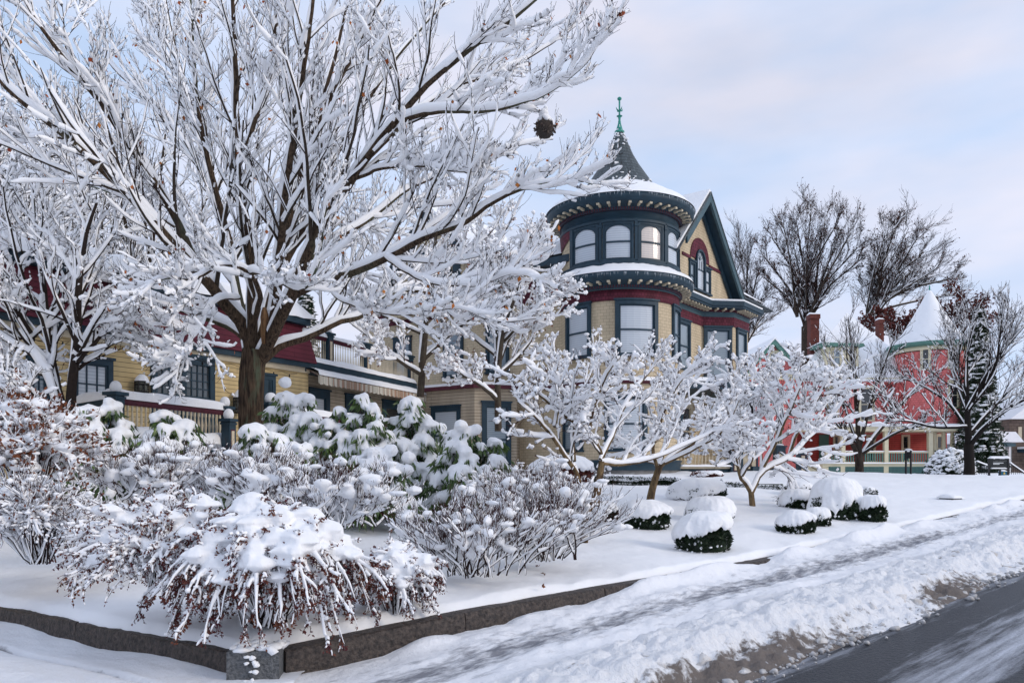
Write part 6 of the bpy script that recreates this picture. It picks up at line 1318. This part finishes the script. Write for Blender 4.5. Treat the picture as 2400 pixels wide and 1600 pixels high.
window(fgp, gu(1800), gu(1829), gz(861), gz(823), pink, GLASSG, PCREAM, cas=.17, muntin=3)
mb = MB(); mb.gbox(fgp, gu(1750), gu(1876), gz(890), gz(872), -.1, .12); mb.build('gable_belt', PCREAM, pink)
# dormer
fd_ = plane_map((0, YP + .6), (1, 0), (0, -1)); dz = (YP + .6) / YP; du = lambda x: ux(x) * dz; dzz = lambda y: uz(y) * dz
mb = MB(); mb.gbox(fd_, du(1935), du(2012), dzz(858), dzz(812), -1.6, 0); mb.build('dormer_wall', PCREAM, pink)
mb = MB(); mb.prism([(du(1916), dzz(813)), (du(2022), dzz(813)), (du(2018), dzz(807)), (du(1922), dzz(804))], fd_, -1.6, .45); mb.build('dormer_eave', PGREEN, pink)
mb = MB(); mb.prism([(du(1918), dzz(805)), (du(2020), dzz(806)), (du(1985), dzz(786)), (du(1955), dzz(786))], fd_, -2.4, .40); mb.build('dormer_snow', SNOW, pink)
window(fd_, du(1950), du(1972), dzz(855), dzz(816), pink, GLASSG, PCREAM, cas=.10); window(fd_, du(1986), du(2006), dzz(855), dzz(816), pink, GLASSD, PCREAM, cas=.10)
# chimneys
for (x0, x1, y0, y1, dY, lab) in ((1894, 1918, 800, 736, 3, None), (2055, 2068, 800, 748, 6, None)):
    Yc = YP + dY; a = px(x0, y0, Yc); b = px(x1, y1, Yc); mb = MB(); w_ = b[0] - a[0]; cx_ = (a[0] + b[0]) / 2
    mb.box((cx_, Yc, (a[2] + b[2]) / 2 - .6), w_ * .86, .7, b[2] - a[2] + 1.2 - .4); mb.box((cx_, Yc, b[2] - .25), w_, .85, .35); ch = mb.build('chimney', BRICK, pink); mb = MB(); snow_ledge(mb, (a[0], Yc, b[2] - .07), (b[0], Yc, b[2] - .07), .35, .18, 3); mb.build('chimney_snow', SNOW, ch, True)
# porch
Yq = YP - 2.4; fq = plane_map((0, Yq), (1, 0), (0, -1)); qu = lambda x: (x - 1200) / F * Yq; qz = lambda y: (HOR - y) / F * Yq
mb = MB(); mb.gbox(fq, qu(1928), qu(2186), qz(1116), qz(1086), -2.2, 0); mb.build('porch_base', PCREAM, pink)
for a, b in ((1942, 1970), (1981, 2071), (2083, 2176)):
    mb = MB(); mb.gbox(fq, qu(a), qu(b), qz(1110), qz(1093), -.05, .02); lt = mb.build('lattice', PGREEN, pink); n = int((b - a) / 3.2)
    mb = MB(); [mb.gbox(fq, qu(a) + (qu(b) - qu(a)) * (k + .5) / n - .012, qu(a) + (qu(b) - qu(a)) * (k + .5) / n + .012, qz(1110), qz(1093), .022, .035) for k in range(n)]; [mb.gbox(fq, qu(a), qu(b), qz(y) - .012, qz(y) + .012, .036, .045) for y in (1097, 1101.5, 1106)]; mb.build('lattice_slats', BLUEG, lt)
mb = MB(); snow_ledge(mb, fq(qu(1930), qz(1086), .0), fq(qu(2184), qz(1086), 0), .15, .1, 3, .4); mb.build('porch_snow', SNOW, pink, True)
for a, b in ((1942, 1972), (1981, 2072), (2083, 2178)): baluster_rail(fq(qu(a), 0, -.1), fq(qu(b), 0, -.1), qz(1083), qz(1058), pink, PCREAM, PGREEN, .17, .035, turned=False, thick=.14)
mb = MB(); snow_ledge(mb, fq(qu(1940), qz(1058), -.1), fq(qu(2178), qz(1058), -.1), .08, .08, 4, .4); mb.build('rail_snow', SNOW, pink, True)
for x, w_ in ((1977, 9), (2078, 9), (2182, 10), (2205, 8), (2226, 8), (2247, 8)):
    d_ = 0 if x < 2190 else -.8; mb = MB(); 
    if x < 2190: mb.gbox(fq, qu(x - w_ / 2), qu(x + w_ / 2), qz(1086), qz(1004), -.3 + d_, .01 + d_)
    else: c_ = fq(qu(x), 0, d_); mb.lathe((c_.x, c_.y, 0), [(.15, qz(1086)), (.17, qz(1050)), (.13, qz(1012)), (.2, qz(1008))], 12)
    mb.build('porch_column', PCREAM, pink, x > 2190)
mb = MB(); mb.gbox(fq, qu(1880), qu(2262), qz(1010), qz(1000), -2.6, .2); mb.build('porch_beam', PCREAM, pink)
mb = MB(); mb.prism([(qu(1874), qz(1000)), (qu(2266), qz(1000)), (qu(2262), qz(993)), (qu(1878), qz(993))], fq, -2.6, .4); mb.build('porch_roof_snow', SNOW, pink)
mb = MB(); mb.gbox(fq, qu(1936), qu(1944), qz(1090), qz(1056), -.3, .02); mb.build('newel', PCREAM, pink)
mb = MB(); [mb.gbox(fq, qu(1893), qu(1934), qz(1116 - 6 * k), qz(1110 - 6 * k), -1.6, -.0 - .28 * k) for k in range(5)]; mb.build('porch_steps', PCREAM, pink)
fl2 = plane_map((0, YP + 2.2 - .02), (1, 0), (0, -1)); k2 = (YP + 2.2) / YP
for a, b, m in ((2030, 2052, GLASSD), (2112, 2132, GLASSD), (2192, 2214, GLASSD), (1952, 1968, GLASSD)): window(fl2, ux(a) * k2, ux(b) * k2, uz(1080) * k2, uz(1018) * k2, pink, m, PCREAM, cas=.13)
mb = MB(); mb.gbox(fl2, ux(1919) * k2, ux(1942) * k2, uz(1088) * k2, uz(1018) * k2, -.1, .06); mb.build('door', PGREEN, pink)
# ------------------------------------------------------------------ far right: bush, sign, grey house
YB = 44.0
def bushy(name, label, x, yb, wp, hp, Y, seed, n=900, m=GREEN):
    rg = np.random.default_rng(seed); c = np.array(px(x, yb, Y)); rx = wp / 2 / F * Y; H = hp / F * Y; t = thing(name, label, 'bush', c); u = unit(rg.normal(size=(n, 3))); u[:, 2] = np.abs(u[:, 2]); q = rg.random(n) ** .35
    P = c + u * np.array([rx, rx * .8, H]) * q[:, None]; V, Fc = leaves(np.repeat(P, 6, 0) + rg.normal(size=(n * 6, 3)) * .09, rg.normal(size=(n * 6, 3)) + np.array([0, 0, -.4]), rg.normal(size=(n * 6, 3)), .17, .09); raw(V, Fc, 'leaves', m, t)
    k = n // 3; P = P[np.argsort(-q)[:k]]; V, Fc = blobs(P + np.array([0, -.02, .06]), rg.uniform(.07, .22, (k, 3)) * np.array([1.3, 1.1, .6]), rg, .25); raw(V, Fc, 'snow_clumps', SNOW, t, True, 3)
bushy('broadleaf_bush', 'loose snowy broadleaf bush against the right end of the pink porch', 2228, 1112, 105, 60, 46, 401)
sg = thing('sign_board', 'dark rectangular sign board on two posts topped with snow at the far right', 'sign', px(2342, 1118, 38)); fs_ = plane_map((0, 38), (1, 0), (0, -1)); q_ = lambda x: (x - 1200) / F * 38; z_ = lambda y: (HOR - y) / F * 38
mb = MB(); mb.gbox(fs_, q_(2320), q_(2362), z_(1094), z_(1075), -.06, .02); mb.build('board', mat('sign_black', (.018, .022, .024), .5), sg)
mb = MB(); mb.gbox(fs_, q_(2317), q_(2320), z_(1122), z_(1074), -.08, .04); mb.build('post', BLACK, sg); mb = MB(); mb.gbox(fs_, q_(2361), q_(2364), z_(1122), z_(1074), -.08, .04); mb.build('post', BLACK, sg)
mb = MB(); snow_ledge(mb, fs_(q_(2318), z_(1074), -.02), fs_(q_(2366), z_(1074), -.02), .1, .12, 1); snow_ledge(mb, fs_(q_(2322), z_(1098), -.02), fs_(q_(2360), z_(1098), -.02), .05, .07, 1); mb.build('snow', SNOW, sg, True)
def text(body, loc, size, m, parent, name='lettering'):
    cu = bpy.data.curves.new(name, 'FONT'); cu.body = body; cu.size = size; cu.align_x = 'LEFT'; cu.extrude = .002; o = bpy.data.objects.new('tmp', cu); C.objects.link(o); dg = bpy.context.evaluated_depsgraph_get(); me = bpy.data.meshes.new_from_object(o.evaluated_get(dg)); bpy.data.objects.remove(o)
    import mathutils; me.transform(mathutils.Matrix.Translation(loc) @ mathutils.Matrix.Rotation(math.radians(90), 4, 'X')); me.materials.clear(); return link(me, name, m, parent)
WH = mat('white_lettering', (.7, .72, .72), .6)
text('CLARK UNIVERSITY', Vector((q_(2327), 37.97, z_(1081))), .075, mat('grey_lettering', (.2, .2, .2), .6), sg)
mb = MB(); mb.gbox(fs_, q_(2327), q_(2351), z_(1085.2), z_(1083.6), .0, .03); mb.gbox(fs_, q_(2327), q_(2342), z_(1088), z_(1086.4), .0, .03); mb.build('worn_lettering', WH, sg)
nb_ = thing('notice_box', 'small teal box on short dark posts with snow on top beside the dark sign', 'sign', px(2352, 1118, 37.5)); f6 = plane_map((0, 37.4), (1, 0), (0, -1)); q6 = lambda x: (x - 1200) / F * 37.4; z6 = lambda y: (HOR - y) / F * 37.4
mb = MB(); mb.gbox(f6, q6(2346), q6(2360), z6(1118), z6(1104), -.2, 0); mb.build('box', mat('teal_paint', (.015, .13, .21), .5), nb_); mb = MB(); snow_ledge(mb, f6(q6(2346), z6(1104), -.1), f6(q6(2360), z6(1104), -.1), .12, .08, 2); mb.build('snow', SNOW, nb_, True)
mb = MB(); mb.gbox(f6, q6(2344), q6(2346), z6(1120), z6(1100), -.1, .01); mb.build('post', BLACK, nb_); mb = MB(); mb.gbox(f6, q6(2360), q6(2362), z6(1120), z6(1100), -.1, .01); mb.build('post', BLACK, nb_)
mb = MB(); mb.lathe((q6(2353), 37.39, z6(1109)), [(0, -.05), (.05, -.02), (.04, .03), (0, .07)], 8); mb.build('emblem', mat('yellow_emblem', (.7, .5, .12), .5), nb_)
pl = thing('sign_post', 'narrow dark double post with a snow cap on the lawn before the pink porch', 'sign', px(2129, 1125, 34)); f7 = plane_map((0, 34), (1, .2), (.2, -1)); q7 = (2129 - 1200) / F * 34; z7 = lambda y: (HOR - y) / F * 34; f8 = plane_map((q7, 34), (.75, -.65), (-.65, -.75))
for u in (-.10, .10): mb = MB(); mb.gbox(f8, u - .035, u + .035, z7(1126), z7(1055), -.035, .035); mb.build('post', BLACK, pl)
mb = MB(); mb.gbox(f8, -.06, .06, z7(1074), z7(1058), -.02, .02); mb.build('plate', BLACK, pl); mb = MB(); mb.cyl = None; snow_ledge(mb, f8(-.15, z7(1055), 0), f8(.15, z7(1055), 0), .06, .08, 2); mb.build('snow', SNOW, pl, True)
YG = 66.0; fgx = plane_map((0, YG), (1, 0), (0, -1)); g1 = lambda x: (x - 1200) / F * YG; g2 = lambda y: (HOR - y) / F * YG
GREYC = shingle('grey_clapboards', (.26, .27, .28), 5, .15, mortar=.6, gap=.012)
gh = thing('grey_house', 'pale grey house with white porch columns behind the dark sign at the far right', 'house', px(2330, 1115, YG))
mb = MB(); mb.gbox(fgx, g1(2296), g1(2382), g2(1120), g2(1035), -8, -.6); mb.build('wall', GREYC, gh)
mb = MB(); mb.gbox(fgx, g1(2316), g1(2372), g2(1046), g2(1038), -.6, .5); mb.build('porch_beam', BLUEG, gh)
mb = MB(); mb.prism([(g1(2290), g2(1036)), (g1(2390), g2(1036)), (g1(2370), g2(1012)), (g1(2310), g2(1012))], fgx, -8, .6); mb.build('roof_snow', SNOW, gh)
for x in (2334, 2347, 2360): mb = MB(); mb.gbox(fgx, g1(x - 2), g1(x + 2), g2(1118), g2(1046), .15, .4); mb.build('porch_column', mat('white_paint', (.7, .7, .7), .6), gh)
window(plane_map((0, YG + .58), (1, 0), (0, -1)), g1(2322), g1(2333), g2(1085), g2(1055), gh, GLASSD, PCREAM, cas=.1)
mb = MB(); mb.gbox(fgx, g1(2306), g1(2312), g2(1118), g2(1040), -.6, -.5); mb.build('corner_board', PCREAM, gh)
bh = thing('brown_house', 'dark brown stone house cut off by the right edge of the picture', 'house', px(2400, 1115, 70)); f9 = plane_map((0, 70), (1, 0), (0, -1)); h1 = lambda x: (x - 1200) / F * 70; h2 = lambda y: (HOR - y) / F * 70
mb = MB(); mb.gbox(f9, h1(2366), h1(2480), h2(1120), h2(980), -8, 0); mb.build('wall', shingle('brown_stone', (.15, .11, .09), .5, .25, mortar=.6, gap=.02, var=.3), bh)
mb = MB(); mb.gbox(f9, h1(2384), h1(2480), h2(1060), h2(1052), 0, 1.5); mb.build('porch_roof', BLUE, bh); mb = MB(); mb.gbox(f9, h1(2384), h1(2480), h2(1052), h2(1047), 0, 1.5); mb.build('porch_roof_snow', SNOW, bh)
mb = MB(); mb.gbox(f9, h1(2386), h1(2394), h2(1030), h2(1000), 0, .06); mb.build('window', CREAM, bh); mb = MB(); mb.prism([(h1(2360), h2(982)), (h1(2490), h2(982)), (h1(2430), h2(930))], f9, -8, .5); mb.build('roof_snow', SNOW, bh)
# stair railings at the far right
for i, (x0, y0, x1, y1, Y, lab) in enumerate(((2288, 1082, 2320, 1094, 44, 'snow topped metal stair railing left of the dark sign'), (2366, 1085, 2405, 1112, 42, 'snow topped metal stair railing right of the dark sign'))):
    p = Vector(px(x0, y0, Y)); q = Vector(px(x1, y1, Y)); t = thing('stair_railing', lab, 'railing', q); b = MB(); b.bar(p, q, .03, 5); 
    for k in range(9): c_ = p + (q - p) * (k / 8); b.bar(c_, (c_.x, c_.y, c_.z - .8), .014, 4)
    b.bar(p - Vector((0, 0, .75)), q - Vector((0, 0, .75)), .02, 4); b.build('rail', BLACK, t); b = MB(); snow_ledge(b, p + Vector((0, 0, .02)), q + Vector((0, 0, .02)), .06, .10, 2, .1); b.build('rail_snow', SNOW, t, True)
# spruces
def spruce(label, x, top, bot, wp, Y, seed, n=60):
    rg = np.random.default_rng(seed); c = np.array(px(x, bot, Y)); H = (bot - top) / F * Y; W = wp / 2 / F * Y; t = thing('spruce_tree', label, 'spruce', c); b = MB(); b.bar(c, c + np.array([0, 0, H]), .25, 7, .03); b.build('trunk', BARK, t)
    K = n * 26; q = rg.random(K); r = W * (1 - q) ** .85 * (.75 + .3 * rg.random(K)); a = rg.random(K) * 6.28; tip = c + np.stack([np.cos(a) * r, np.sin(a) * r, q * H * .97 - r * .15], -1); root = c + np.stack([0 * q, 0 * q, q * H * .97 + .15 * r], -1)
    m_ = 9; P = root[:, None] + (tip - root)[:, None] * (np.linspace(.25, 1, m_)[None, :, None]); Q = P.reshape(-1, 3); Q = np.repeat(Q, 3, 0) + rg.normal(size=(len(Q) * 3, 3)) * .10
    V, Fc = leaves(Q, rg.normal(size=Q.shape) + np.array([0, 0, -.7]), rg.normal(size=Q.shape), .34, .12); raw(V, Fc, 'needles', GREEN, t)
    k = K // 2; V, Fc = blobs(P[:k, 6] + np.array([0, 0, .10]), rg.uniform(.12, .32, (k, 3)) * np.array([1.4, 1.2, .4]), rg, .25); raw(V, Fc, 'snow', SNOWT, t, True, 3)
spruce('dark spruce rising behind the right street tree', 2295, 718, 1110, 120, 55, 501)
spruce('dark spruce glimpsed through the branches at the far left', 125, 420, 1050, 150, 40, 502)
spruce('spruce top seen just right of the maple fork above the wing roof', 716, 690, 1050, 120, 45, 503)
